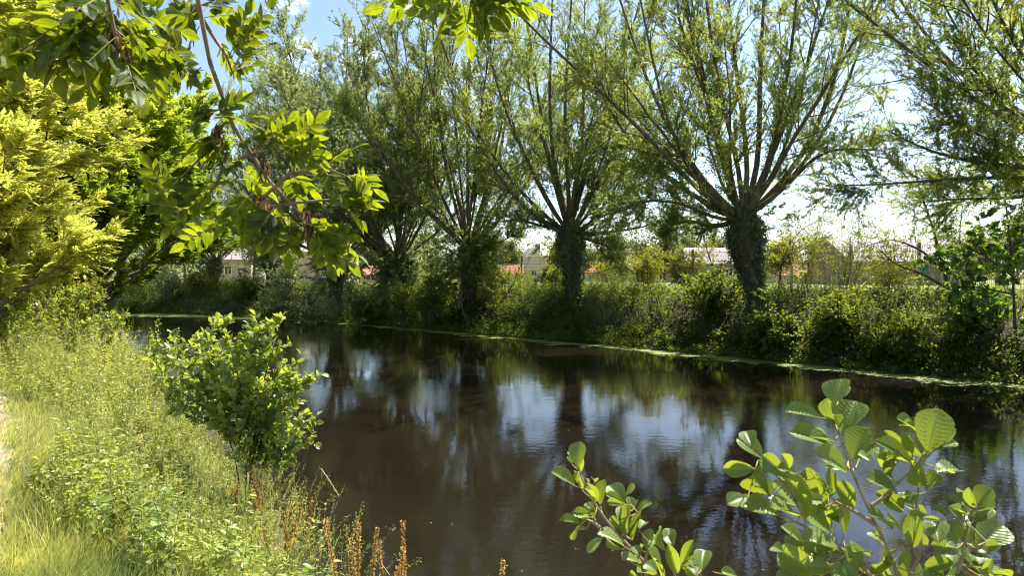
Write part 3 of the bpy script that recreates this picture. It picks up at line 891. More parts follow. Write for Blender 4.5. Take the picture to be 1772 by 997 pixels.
M['plaster'] = solid('cream_render', [(.3, (.68, .62, .50)), (.7, (.76, .70, .58))], 2, .9)
M['pink'] = brickmat('pinkish_brick', (.46, .33, .26), (.52, .40, .32), (.5, .45, .4))
M['brown'] = brickmat('brown_brick', (.24, .17, .13), (.30, .22, .17), (.36, .32, .28))
M['redroof'] = solid('red_tiles', [(.35, (.34, .13, .08)), (.65, (.46, .19, .12))], 1.5, .8, .3, (1, 8, 1))
M['greyroof'] = solid('grey_tiles', [(.35, (.30, .26, .25)), (.65, (.40, .36, .34))], 1.5, .8, .3, (1, 8, 1))
M['white'] = solid('white_paint', [(.4, (.72, .72, .70)), (.6, (.80, .80, .78))], 3, .5)
M['glass'] = solid('window_glass', [(.4, (.03, .035, .04)), (.6, (.06, .07, .08))], 1, .08)
M['teal'] = solid('teal_paint', [(.4, (.02, .16, .13)), (.6, (.03, .20, .16))], 3, .5)


def house(px, Y, wx, dy, wall_h, roof_h, label, wall, roof, gable=False, rot=0, wins=(), doors=(), chim=None, z0=None, trim=False):
    x = (px - 886) / FPX * Y
    z0 = 1.75 if z0 is None else z0
    root = empty('house', (x, Y, z0), label, 'house', 'houses beyond the fence')
    c, s = math.cos(rot), math.sin(rot)

    def F(V):
        V = np.asarray(V, float).copy()
        a, b = V[:, 0].copy(), V[:, 1].copy()
        V[:, 0] = x + a * c - b * s; V[:, 1] = Y + a * s + b * c; V[:, 2] += z0
        return V
    hx = wx / 2
    g = Geo(); box(g, -hx, hx, 0, dy, -.3, wall_h, F)
    if gable:
        g.add(F([[-hx, 0, wall_h], [hx, 0, wall_h], [0, 0, wall_h + roof_h], [0, 0, wall_h + roof_h]]), [[0, 1, 2, 3]])
        g.add(F([[-hx, dy, wall_h], [hx, dy, wall_h], [0, dy, wall_h + roof_h], [0, dy, wall_h + roof_h]]), [[0, 1, 2, 3]])
    else:
        for sx in (-hx, hx): g.add(F([[sx, 0, wall_h], [sx, dy, wall_h], [sx, dy / 2, wall_h + roof_h], [sx, dy / 2, wall_h + roof_h]]), [[0, 1, 2, 3]])
    g.obj('wall', M[wall], root, flat=True)
    g = Geo(); th = .16
    if gable:
        for sx in (-1, 1):
            e = .35
            a = np.array([sx * (hx + e), 0, wall_h - e * roof_h / hx]); b = np.array([0, 0, wall_h + roof_h])
            V = [[a[0], -.3, a[2] + .02], [b[0], -.3, b[2] + .02], [b[0], dy + .3, b[2] + .02], [a[0], dy + .3, a[2] + .02]]
            V += [[v[0], v[1], v[2] + th] for v in V]
            g.add(F(V), [[0, 3, 2, 1], [4, 5, 6, 7], [0, 1, 5, 4], [1, 2, 6, 5], [2, 3, 7, 6], [3, 0, 4, 7]])
    else:
        for s_ in (0, 1):
            y0 = -.35 if s_ == 0 else dy + .35
            ze = wall_h - .35 * roof_h / (dy / 2)
            V = [[-hx - .25, y0, ze + .02], [hx + .25, y0, ze + .02], [hx + .25, dy / 2, wall_h + roof_h + .02], [-hx - .25, dy / 2, wall_h + roof_h + .02]]
            V += [[v[0], v[1], v[2] + th] for v in V]
            g.add(F(V), [[0, 3, 2, 1], [4, 5, 6, 7], [0, 1, 5, 4], [1, 2, 6, 5], [2, 3, 7, 6], [3, 0, 4, 7]])
    ro = g.obj('roof', M[roof], root, flat=True)
    if trim and gable:
        g = Geo()
        for sx in (-1, 1):
            V = []
            for yy in (-.40, -.31):
                V += [[sx * (hx + .4), yy, wall_h - .55 * roof_h / hx], [0, yy, wall_h + roof_h - .14], [0, yy, wall_h + roof_h + .2], [sx * (hx + .4), yy, wall_h - .38 * roof_h / hx + .2]]
            g.add(F(V), [[0, 1, 2, 3], [4, 5, 6, 7], [0, 1, 5, 4], [2, 3, 7, 6], [0, 3, 7, 4]])
        g.obj('bargeboard', M['white'], root, flat=True)
    if chim:
        g = Geo(); box(g, chim - .4, chim + .4, dy * .35, dy * .35 + .8, wall_h + roof_h * .4, wall_h + roof_h + .8, F)
        box(g, chim - .46, chim + .46, dy * .35 - .06, dy * .35 + .86, wall_h + roof_h + .803, wall_h + roof_h + .9, F)
        ch = g.obj('chimney', M['brown'], None, flat=True)
        ch.parent = ro; ch.matrix_parent_inverse.identity()
        ch.location = (-root.location[0], -root.location[1], -root.location[2])
    for (wx0, wz, ww, wh) in wins:
        g = Geo()
        for a in ((wx0 - ww / 2, wx0 - ww / 2 + .08, wz, wz + wh), (wx0 + ww / 2 - .08, wx0 + ww / 2, wz, wz + wh), (wx0 - ww / 2 + .083, wx0 + ww / 2 - .083, wz, wz + .08), (wx0 - ww / 2 + .083, wx0 + ww / 2 - .083, wz + wh - .08, wz + wh), (wx0 - .035, wx0 + .035, wz + .083, wz + wh - .083)):
            box(g, a[0], a[1], -.06, .004, a[2], a[3], F)
        wn = g.obj('window', M['white'], root, flat=True)
        g = Geo(); box(g, wx0 - ww / 2 + .06, wx0 + ww / 2 - .06, -.02, .003, wz + .06, wz + wh - .06, F)
        pn = quads('pane', np.concatenate(g.V) - np.array(root.location), np.concatenate(g.Q), M['glass'], None, flat=True); pn.parent = wn
    for (wx0, ww, wh, mt) in doors:
        g = Geo(); box(g, wx0 - ww / 2, wx0 + ww / 2, -.07, .003, 0, wh, F); box(g, wx0 + ww / 2 - .15, wx0 + ww / 2 - .08, -.12, -.072, 1.0, 1.12, F)
        g.obj('door', M[mt], root, flat=True)
    return root


house(924, 120, 6.0, 9, 2.4, 3.6, 'cream gabled house with white bargeboards and a small chimney', 'plaster', 'greyroof', True, .12, [(0, 1.0, 1.0, 1.1)], chim=1.2, trim=True)
house(862, 95, 6.6, 5, 1.3, 1.2, 'low shed with long red tiled roof left of the cream gable', 'pink', 'redroof')
house(628, 88, 6.2, 5, 1.2, 1.0, 'small red roofed outbuilding seen between the two left willow trunks', 'pink', 'redroof')
house(556, 75, 5.0, 7, 3.6, 1.2, 'pinkish house behind the gnarled willow showing one white framed window', 'pink', 'greyroof', wins=[(-.1, 1.5, 1.0, 1.4)])
house(1052, 125, 12, 6, 1.7, 1.0, 'low pale house with faded red roof right of the gabled house', 'plaster', 'redroof', wins=[(-3, .4, 1.2, 1), (0, .4, 1.2, 1), (3, .4, 1.2, 1)])
house(1165, 100, 9, 6, 1.6, 1.2, 'small brick house behind the brightest yellow bush', 'pink', 'redroof', wins=[(-2, .4, 1, 1), (1.5, .4, 1, 1)])
house(1240, 85, 7, 6, 2.6, 1.9, 'grey roofed brick house left of the nearest stout trunk', 'brown', 'greyroof', wins=[(-1.5, .9, 1, 1.1), (1.5, .9, 1, 1.1)])
house(1580, 62, 11.2, 9, 2.3, 2.1, 'long low house with pale grey roof, teal doors and white windows', 'brown', 'greyroof', wins=[(3.0, .5, .9, 1.3), (4.2, .5, .9, 1.3), (-3.4, .8, 1.1, 1.0)], doors=[(-1.4, .9, 2.0, 'teal'), (.9, .9, 2.0, 'teal')])
house(395, 90, 6, 6, 3.2, 1.6, 'pale house just visible beyond the small low willow', 'pink', 'greyroof', wins=[(0, 1.2, 1, 1.2)])
house(1405, 78, 8, 4, 1.1, 1.1, 'low red roofed garage seen right of the nearest stout trunk', 'plaster', 'redroof')


# ------------------------------------------------------------------ trees beyond the fence
def fartree(px, Y, h, wid, label, nl=4200, mat='far', leaf=.22):
    x = (px - 886) / FPX * Y
    base = np.array([x, Y, 1.75])
    root = empty('background_tree', base, label, 'tree', 'trees beyond the fence')
    tr = grow(base[None], [[0, 0, 1]], h * .8, 8, 0, .03)
    g = Geo(); tube(g, tr, .02 * h + .05, .03, 7); g.obj('trunk', M['bark'], root)
    P, D, t_, _ = spawn(tr, 26, .22, 1, .5, 1.2)
    Lm = grow(P, D, wid * .55 * rng.uniform(.5, 1.1, len(P)) * (1.15 - .5 * t_), 6, .4, .1)
    g = Geo(); tube(g, Lm, .05, .015, 4); g.obj('limbs', M['bark'], root)
    P, D, _, _ = spawn(Lm, nl // 26 // 8, .3, 1, .3, 1.2)
    n = len(P)
    c = P + rng.normal(0, wid * .06, (n, 3))
    P = (c[:, None] + rng.normal(0, wid * .045, (n, 8, 3))).reshape(-1, 3)
    lg = Geo(); leaves(lg, P, rng.normal(size=P.shape), up_normals(len(P), .5, .8), leaf * rng.uniform(.6, 1.3, len(P)), .7)
    lg.obj('crown', M[mat], root)


FT = [(880, 105, 6.5, 6, 'bushy green tree behind the low shed with the long red roof', 'far'), (840, 130, 8, 8, 'dark tree beyond the red shed, left of the gable', 'far'),
      (972, 95, 5.4, 5.0, 'light green tree touching the right slope of the white gable', 'shrubyel'), (1010, 115, 6, 7, 'round tree just right of the ivied trunk near the gable', 'far'),
      (1060, 90, 6.8, 6, 'olive tree behind the low pale house', 'far'), (1110, 120, 9, 9, 'tall greyish tree between the two nearest ivied trunks', 'far'),
      (1150, 100, 7, 6, 'pointed tree above the small brick house', 'far'), (1190, 130, 9, 10, 'wide tree over the brick houses left of the stout trunk', 'far'),
      (1245, 105, 7, 7, 'tree behind the grey roofed brick house', 'far'), (1350, 70, 4.8, 4.5, 'sunlit tree showing right behind the stout trunk', 'shrubyel'),
      (1425, 110, 7, 8, 'far tree beyond the red roofed garage', 'far'), (1500, 120, 7.5, 9, 'distant tree above the left end of the long low house', 'far'),
      (1700, 60, 3.6, 4.5, 'yellow green garden tree at the right end of the long low house', 'shrubyel'), (1760, 75, 6, 7, 'green garden tree at the far right beyond the fence', 'far'),
      (640, 110, 9, 9, 'tree behind the small red roofed outbuilding', 'far'), (735, 100, 8, 9, 'tree seen through the bushy skirted willow', 'far'),
      (520, 95, 9, 9, 'tree left behind the pinkish house', 'far'), (440, 80, 7, 8, 'tree beyond the bank between the two leftmost low willows', 'far'),
      (320, 85, 8, 9, 'tree beyond the bend behind the greyish bush', 'far'), (1640, 120, 8, 10, 'far tree rising above the long low house', 'far')]
for px, Yf, h, wd, lb, mt in FT: fartree(px, Yf, h, wd, lb, mat=mt, leaf=.16 + Yf * .0012)

# distant wood on the horizon
g = Geo(); n = 26000
aa = rng.uniform(-1.1, 1.1, n); RR = rng.uniform(190, 260, n)
hh = 7 + 2.2 * np.sin(aa * 23) + 1.5 * np.sin(aa * 57 + 1)
P = np.stack([np.sin(aa) * RR, np.cos(aa) * RR, 1.5 + hh * rng.random(n) ** .7], -1)
leaves(g, P, rng.normal(size=P.shape), up_normals(n, .5, .8), rng.uniform(.7, 1.5, n), .9)
tag(g.obj('distant_wood', M['far']), 'far belt of trees along the horizon', 'wood', kind='stuff')


# ------------------------------------------------------------------ undergrowth on the far bank
def along(L, n, lo, hi, side, tlo, thi):
    """random points a given distance off a bank line"""
    seg = rng.uniform(tlo, thi, n)
    x = np.interp(seg, range(len(L)), L[:, 0]); y = np.interp(seg, range(len(L)), L[:, 1])
    i = np.clip(seg.astype(int), 0, len(L) - 2)
    d = nrm(L[i + 1] - L[i]); no = np.stack([d[:, 1], -d[:, 0]], -1) * side
    o_ = rng.uniform(lo, hi, n)
    return x + no[:, 0] * o_, y + no[:, 1] * o_, o_


x, y, off = along(FL, 6500, .1, 6.0, 1, .9, 7.2)
hgt = (.45 + .65 * (wav(x * 1.3, y * 1.3) * .5 + .5)) * rng.uniform(.5, 1.3, len(x)) * np.interp(off, [0, 1.2, 2.6, 4, 6], [.5, .95, .75, .32, .25])
S = grow(np.stack([x, y, H(x, y) - .05], -1), np.stack([rng.normal(0, .3, len(x)) - .15, rng.normal(0, .3, len(x)) - .2, np.ones(len(x))], -1), hgt * 1.15, 6, -.3, .12)
g = Geo(); tube(g, S, .006, .003, 3)
st = g
P, D, _, _ = spawn(S, 46, .02, 1, .7, 1.5)
P = P + rng.normal(0, .10, P.shape)
lg = Geo(); leaves(lg, P, D, up_normals(len(P), 1, .6), rng.uniform(.06, .13, len(P)), .66, T_LEAF, np.clip(rng.normal(.4, .25, len(P)), 0, 1))
tag(lg.obj('undergrowth', M['under']), 'dark green brambles and nettles covering the far bank slope', 'undergrowth', kind='stuff')
x, y, off = along(FL, 2600, -.3, .9, 1, .9, 7.2)
S = grow(np.stack([x, y, np.maximum(H(x, y), .02)], -1), np.stack([rng.normal(-.4, .4, len(x)), rng.normal(-.4, .4, len(x)), np.ones(len(x)) * .8], -1), rng.uniform(.12, .45, len(x)), 5, -.9, .12)
P, D, _, _ = spawn(S, 30, .02, 1, .7, 1.5)
lg = Geo(); leaves(lg, P + rng.normal(0, .05, P.shape), D, up_normals(len(P), 1, .6), rng.uniform(.05, .10, len(P)), .62)
tag(lg.obj('waterside_weeds', M['under']), 'low dark weeds hanging over the far waterline', 'undergrowth', kind='stuff')
# tall grass tufts on the far bank top
x, y, off = along(FL, 16000, .9, 4.6, 1, 1.0, 6.5)
keep = wav(x * .8 + 1, y * .8) > .05
x, y = x[keep], y[keep]
G = grow(np.stack([x, y, H(x, y)], -1), np.stack([rng.normal(0, .22, len(x)), rng.normal(0, .22, len(x)), np.ones(len(x))], -1), rng.uniform(.7, 1.3, len(x)), 5, -.55, .05)


def blades(g, C, wid, rnd=None, face=None):
    n, k, _ = C.shape
    T = nrm(np.gradient(C, axis=1))
    s = nrm(np.cross(T[:, 0], rng.normal(size=(n, 3))) * [1, 1, .15])[:, None]
    wd = np.broadcast_to(np.asarray(wid, float).reshape(-1, 1), (n, k)) * np.array([1 - (i / (k - 1)) ** 2 * .92 for i in range(k)])[None]
    V = np.stack([C - s * wd[..., None] / 2, C + s * wd[..., None] / 2], 2)
    b = (np.arange(n) * k * 2)[:, None] + (np.arange(k - 1) * 2)[None]
    g.add(V, np.stack([b, b + 1, b + 3, b + 2], -1), np.repeat(rng.random(n) if rnd is None else rnd, 2 * k))
    return g


g = blades(Geo(), G, .012)
tag(g.obj('bank_grass', M['reed']), 'tall grey green grass tufts on top of the far bank', 'grass', kind='stuff')

# ------------------------------------------------------------------ near bank: grass
dpath = np.vectorize(lambda a, b: 0)


def pathdist(x, y):
    return np.abs(sdist(PL, x, y))


n = 120000
# more blades close to the camera
Yr = 2.6 + 12.5 * rng.random(n) ** 1.5
Xr = Yr * rng.uniform(-1.0, -.05, n)
dn = sdist(NL, Xr, Yr)
pd = pathdist(Xr, Yr)
keep = (dn > .25) & (pd > .62 + .25 * wav(Xr * 3, Yr * 3)) & ((dn > 1.0) | (rng.random(n) < .5))
Xr, Yr, pd = Xr[keep], Yr[keep], pd[keep]
hh = rng.uniform(.10, .30, len(Xr)) * (.75 + .5 * (wav(Xr * 2.2, Yr * 2.2) * .5 + .5)) * np.clip(.4 + pd * .6, .45, 1.1)
lean = np.stack([.35 + .3 * wav(Xr * 1.4, Yr * 1.4 + 5), .1 - .3 * wav(Xr * 1.4 + 9, Yr * 1.2), 0 * Xr + 1], -1) + rng.normal(0, .42, (len(Xr), 3))
G = grow(np.stack([Xr, Yr, H(Xr, Yr) - .01], -1), lean, hh, 4, -.5, .07)
tag(blades(Geo(), G, rng.uniform(.003, .007, len(Xr))).obj('meadow_grass', M['grass']), 'sunlit fine grass on the near bank beside the footpath', 'grass', kind='stuff')


# herbs: leafy stems on the near bank
def herbs(n, xlo, xhi, ylo, yhi, cond, hlo, hhi, per, lf, mat, name, label, T=T_LANCE, wr=1.5):
    y = ylo + (yhi - ylo) * rng.random(n) ** 1.3
    x = y * rng.uniform(xlo, xhi, n)
    k = cond(x, y)
    x, y = x[k], y[k]
    h = rng.uniform(hlo, hhi, len(x)) * (.7 + .6 * (wav(x * 1.9 + 2, y * 1.9) * .5 + .5))
    h = h * np.clip(.30 + sdist(NL, x, y) * .5, .26, 1)
    S = grow(np.stack([x, y, H(x, y) - .02], -1), np.stack([rng.normal(.12, .25, len(x)), rng.normal(0, .25, len(x)), np.ones(len(x))], -1), h, 7, .1, .07)
    g = Geo(); tube(g, S, .0028, .0012, 3)
    P, D, t_, _ = spawn(S, per, .12, 1, 1.0, 1.5)
    leaves(g, P, D, up_normals(len(P), 1.1, .4), lf * rng.uniform(.6, 1.25, len(P)) * (1.2 - .6 * t_), wr, T, np.clip(rng.normal(.5, .22, len(P)), 0, 1))
    return tag(g.obj(name, M[mat]), label, 'herbs', kind='stuff')


def near_zone(x, y):
    dn = sdist(NL, x, y)
    return (dn > -.12) & (dn < 1.5 + .5 * wav(x * .7, y * .7) + np.clip(y - 7.5, 0, 5) * .8) & (pathdist(x, y) > .9)


herbs(3600, -.95, .06, 3.2, 9.5, near_zone, .18, .55, 24, .055, 'herb', 'bank_herbs', 'dense light green nettles and leafy weeds at the near water edge')
herbs(2600, -.98, -.42, 9, 24, lambda x, y: (sdist(NL, x, y) > -.1) & (pathdist(x, y) > .8), .4, .95, 20, .065, 'herb', 'tall_herbs', 'tall pale weeds in front of the yellow leaved ash')
herbs(800, -.95, .06, 3.2, 9.5, near_zone, .25, .62, 22, .085, 'alderfar', 'nettles', 'darker green broad leaved nettles among the pale weeds', T_OVAL, .8)
herbs(420, -.95, .05, 3.4, 9.5, near_zone, .45, .85, 34, .075, 'herb', 'willowherb', 'taller narrow leaved willowherb stems on the near bank', T_LANCE, 1.0)
herbs(900, -.95, .05, 3.2, 9, near_zone, .10, .26, 8, .10, 'shrubyel', 'broad_leaved_weeds', 'broad low leaves between the weeds on the near bank', T_OVAL, .9)
# seeding grasses
n = 3600
Yr = 4 + 12 * rng.random(n) ** 1.2; Xr = Yr * rng.uniform(-.9, -.25, n)
k = near_zone(Xr, Yr); Xr, Yr = Xr[k], Yr[k]
S = grow(np.stack([Xr, Yr, H(Xr, Yr)], -1), np.stack([rng.normal(.1, .25, len(Xr)), rng.normal(0, .2, len(Xr)), np.ones(len(Xr))], -1), rng.uniform(.5, 1.0, len(Xr)), 7, -.25, .05)
g = Geo(); tube(g, S, .0016, .0007, 3)
P, D, t_, _ = spawn(S, 26, .72, 1, .3, .9)
P = P + rng.normal(0, .008, P.shape)
leaves(g, P, D, up_normals(len(P)), .012, .5, T_LEAF, rng.uniform(.6, 1, len(P)))
tag(g.obj('seeding_grass', M['grass']), 'straw coloured seeding grass stems on the near bank', 'grass', kind='stuff')

shrub('bank_shrub', -10.6, 13.6, 2.0, 2.2, 'alderfar', 'bushy green shrub under the left side of the yellow leaved ash', leaf=.08, group='shrubs on the near bank')
shrub('bank_shrub', -13.5, 16.5, 2.4, 2.6, 'ashfar', 'light green shrub filling the gap between the path and the yellow leaved ash', leaf=.08, group='shrubs on the near bank')
shrub('bank_shrub', -10.9, 15.8, 1.9, 2.0, 'shrubyel', 'yellowish shrub behind the broad leaved bush at the waterside', leaf=.075, group='shrubs on the near bank')
# ------------------------------------------------------------------ near alder shrub in mid frame
def alder_shrub(x, y, stems_px, Y, label, lf=.062, nsub=9, nl=9, r=.010):
    base = P3(x, y, -.05)
    root = empty('alder_shrub', base, label, 'shrub', 'alder shrubs on the near bank')
    C = []
    for pts in stems_px:
        q = [base + rng.normal(0, .05, 3) * [1, 1, 0]] + [at(p[0], p[1], Y + (p[2] if len(p) > 2 else 0)) for p in pts]
        C.append(pad_path(q, 12))
    C = np.array(C)
    for c in C:
        g = Geo(); tube(g, c, [r], [r * .25], 6); g.obj('stem', M['limb'], root)
    P, D, t_, _ = spawn(C, nsub, .25, .95, .5, 1.1)
    S = grow(P, nrm(D + [0, 0, .35]), rng.uniform(.15, .55, len(P)) * (1.25 - t_ * .6), 6, .3, .08)
    g = Geo(); tube(g, S, .004, .0015, 4); g.obj('twigs', M['alderbark'], root)
    A_ = np.concatenate([S])
    P, D, t2, _ = spawn(A_, nl, .15, 1, .5, 1.15)
    P2, D2, _, _ = spawn(C, 16, .4, 1, .5, 1.1)
    P = np.concatenate([P, P2]); D = np.concatenate([D, D2])
    lg = Geo(); leaves(lg, P, D, up_normals(len(P), .6, .6), lf * rng.uniform(.6, 1.2, len(P)), .85, T_OVAL, np.clip(rng.normal(.5, .25, len(P)), 0, 1))
    lg.obj('leaves', M['alderfar'], root)


alder_shrub(-2.75, 7.2, [[(440, 700), (470, 620), (492, 535)], [(430, 700), (400, 620), (385, 545)], [(450, 720), (510, 680), (560, 645)], [(460, 760), (510, 785), (555, 765)],
                         [(440, 700), (450, 640), (430, 580)], [(420, 700), (370, 640), (350, 570, .6)], [(450, 700), (500, 650), (530, 600)], [(430, 720), (380, 690), (330, 640, .5)],
                         [(440, 740), (480, 720), (505, 700)], [(440, 700), (410, 660), (420, 620, .5)], [(440, 760), (480, 800), (500, 812)], [(420, 700), (350, 680), (300, 600, .8)], [(440, 690), (460, 600), (450, 560)], [(400, 720), (320, 690), (270, 640, .6)], [(400, 720), (300, 680), (255, 620, .8)], [(420, 740), (340, 730), (290, 700, .3)], [(430, 720), (360, 650), (320, 590, .6)]],
            7.0, 'leafy alder shrub leaning over the water from the near bank, mid frame', .085, 18, 20)
alder_shrub(-6.2, 12.5, [[(180, 600), (160, 540), (190, 510)], [(160, 600), (120, 520), (100, 480)], [(180, 600), (200, 560), (215, 540)], [(140, 600), (90, 540), (60, 500)], [(120, 600), (80, 560), (30, 540)], [(170, 590), (140, 530), (150, 480)], [(150, 600), (110, 560), (90, 530)]],
            12.6, 'broad leaved bush below the yellow leaved ash', .085, 24, 18)
alder_shrub(-5.6, 10.4, [[(275, 640), (270, 600), (265, 570)], [(280, 640), (300, 610), (310, 580)], [(270, 650), (245, 610), (235, 590)], [(285, 650), (320, 630), (335, 600)]], 10.2, 'slender small leaved sapling behind the leafy alder shrub', .045, 10, 9, .007)

# ------------------------------------------------------------------ foreground alders (lower right)
Z1 = lambda x, y: (1240 + x / 2.793, 640 + y / 2.793)
Z2 = lambda x, y: (1460 + x / 2.792, 640 + y / 2.792)
Z3 = lambda x, y: (940 + x / 3.881, 740 + y / 3.881)
LV1 = [(575, 165, 590, 45, 100), (570, 250, 525, 150, 60), (615, 290, 660, 150, 115), (505, 235, 355, 185, 75), (545, 365, 375, 290, 95), (660, 440, 715, 290, 130), (690, 430, 770, 370, 80),
       (630, 495, 505, 395, 100), (225, 430, 115, 330, 80), (185, 480, 45, 480, 80), (340, 520, 225, 420, 95), (350, 480, 330, 420, 60), (255, 610, 155, 500, 100), (415, 690, 290, 540, 100),
       (460, 670, 345, 515, 70), (310, 710, 130, 640, 85), (150, 620, 60, 640, 70), (550, 610, 440, 500, 100), (560, 600, 550, 490, 50), (530, 640, 445, 620, 70), (665, 665, 590, 560, 95),
       (550, 790, 430, 680, 110), (560, 770, 555, 665, 70), (610, 810, 600, 640, 95), (600, 880, 435, 800, 90), (420, 850, 330, 755, 60), (400, 720, 290, 650, 80), (320, 880, 270, 850, 50),
       (500, 990, 310, 880, 110), (520, 940, 430, 850, 90), (560, 970, 440, 950, 90), (530, 920, 500, 850, 60), (700, 960, 640, 860, 90), (420, 1040, 300, 1000, 90), (640, 1020, 560, 960, 90)]
LV2 = [(350, 300, 280, 230, 60), (405, 395, 455, 205, 105), (420, 400, 520, 290, 75), (440, 390, 540, 345, 60), (345, 440, 200, 310, 85), (330, 460, 180, 340, 70), (380, 420, 300, 330, 60),
       (400, 560, 350, 440, 110), (440, 500, 555, 470, 100), (215, 500, 170, 390, 95), (230, 520, 240, 400, 75), (400, 590, 455, 510, 75), (260, 600, 140, 520, 95), (330, 660, 300, 590, 55),
       (290, 690, 180, 600, 95), (230, 770, 150, 690, 95), (320, 830, 240, 720, 95), (340, 860, 330, 710, 80), (400, 700, 350, 680, 60), (180, 830, 130, 780, 60), (590, 660, 530, 600, 65),
       (640, 670, 600, 590, 50), (640, 660, 705, 580, 95), (600, 740, 610, 670, 75), (630, 740, 715, 670, 65), (500, 720, 440, 660, 35), (570, 720, 520, 665, 60), (640, 850, 770, 750, 120),
       (680, 860, 740, 850, 55), (460, 840, 440, 730, 85), (540, 850, 530, 730, 95), (580, 850, 590, 750, 70), (520, 870, 440, 850, 85), (520, 960, 520, 890, 60), (380, 970, 510, 930, 85),
       (640, 980, 580, 880, 115), (660, 960, 650, 900, 65), (680, 990, 800, 975, 65), (260, 960, 310, 900, 65), (120, 900, 60, 860, 95), (180, 980, 200, 890, 95), (400, 850, 380, 800, 45),
       (60, 1010, 10, 930, 90), (230, 1030, 150, 960, 90), (600, 1030, 500, 990, 90), (350, 1030, 420, 960, 80), (750, 1040, 680, 960, 90), (300, 1040, 260, 960, 80), (470, 1040, 430, 980, 80)]
LV3 = [(235, 270, 235, 105, 120), (225, 240, 170, 160, 30), (215, 395, 85, 290, 90), (225, 370, 225, 305, 35), (360, 500, 315, 370, 60), (385, 525, 400, 365, 85), (350, 370, 340, 335, 35), (345, 610, 315, 545, 55),
       (330, 600, 210, 570, 80), (330, 570, 290, 510, 65), (255, 655, 135, 610, 65), (395, 740, 305, 830, 55), (545, 800, 390, 700, 90), (545, 700, 455, 605, 65), (570, 710, 560, 530, 95), (520, 640, 515, 525, 40),
       (545, 520, 450, 385, 85), (555, 460, 605, 380, 45), (590, 560, 580, 470, 65), (620, 580, 715, 500, 55), (600, 760, 640, 585, 45), (640, 690, 685, 625, 45), (700, 830, 715, 690, 85), (820, 830, 770, 680, 65),
       (850, 810, 845, 680, 85), (660, 915, 545, 870, 80), (650, 870, 610, 800, 55), (665, 830, 660, 795, 35), (790, 1000, 740, 830, 110), (900, 980, 850, 820, 95), (930, 930, 990, 775, 65), (1060, 970, 1080, 820, 130),
       (1030, 930, 950, 890, 60), (770, 1010, 650, 950, 65), (1040, 1010, 950, 930, 100), (1300, 1000, 1210, 960, 65), (640, 1020, 580, 980, 60)]


def fore_alder(base, stems, lvs, Zf, sc_, Y, label):
    root = empty('alder_sapling', base, label, 'sapling', 'alder saplings in the foreground')
    nodes = []
    for pts in stems:
        q = [at(*f(a, b), Y + dz) for f, a, b, dz in pts]
        c = pad_path(q, 16)
        g = Geo(); tube(g, c, [.0042], [.0016], 8)
        g.obj('stem', M['alderbark'], root)
        nodes.append(c)
    # rootstock down to the bank
    c = pad_path([base, base * .6 + nodes[0][0] * .4 + [0, .05, 0], nodes[0][0]], 12)
    g = Geo(); tube(g, c, [.012], [.0045], 8)
    for nd in nodes[1:]:
        if nd[0][2] < at(800, 960, Y)[2]:
            tube(g, pad_path([base, base * .5 + nd[0] * .5, nd[0]], 8), [.009], [.0042], 8)
    g.obj('stem', M['alderbark'], root)
    NN = np.concatenate(nodes)
    lg, pg = Geo(), Geo()
    for f, L_, s in lvs:
        ex = []
        for (a, b, c, d, e) in L_[::2] + L_[1::3]:
            u, v = rng.normal(0, 20, 2); k_ = rng.uniform(.5, .75); an = rng.normal(0, .6)
            ca, sa = math.cos(an) * k_, math.sin(an) * k_
            ex.append((a + u, b + v, a + u + (c - a) * ca - (d - b) * sa, b + v + (c - a) * sa + (d - b) * ca, e * .62))
        for (x0, y0, x1, y1, wd) in L_ + ex:
            dz = rng.uniform(-.06, .06)
            a = at(*f(x0, y0), Y + dz); b = at(*f(x1, y1), Y + dz + rng.uniform(-.035, .035))
            ln = np.linalg.norm(b - a) * 1.06
            wd *= .92
            wr = (wd / s / FPX * Y) / max(ln, 1e-4) / .94
            tocam = nrm(np.array([0, 0, CAMZ]) - a)
            N = nrm(tocam * .8 + np.array([-.05, .1, .75]) + rng.normal(0, .42, 3))
            if N @ tocam < .3: N = nrm(N + tocam * .6)
            wr = min(wr / max(.55, N @ tocam), 1.25)
            leaves(lg, a[None], (b - a)[None], N[None], ln, wr, T_ALDER, np.array([np.clip(rng.normal(.5, .25), 0, 1)]))
            j = np.argmin(np.linalg.norm(NN - a, axis=1))
            q = NN[j]; d_ = np.linalg.norm(q - a)
            if d_ > .05:
                q = a + (q - a) / d_ * .05
            tube(pg, pad_path([q, (q + a) / 2 + [0, 0, -.002], a], 5), [.0013], [.0009], 5)
    lg.obj('leaves', M['alder'], root, uv=True)
    pg.obj('leaf_stalks', M['petiole'], root)


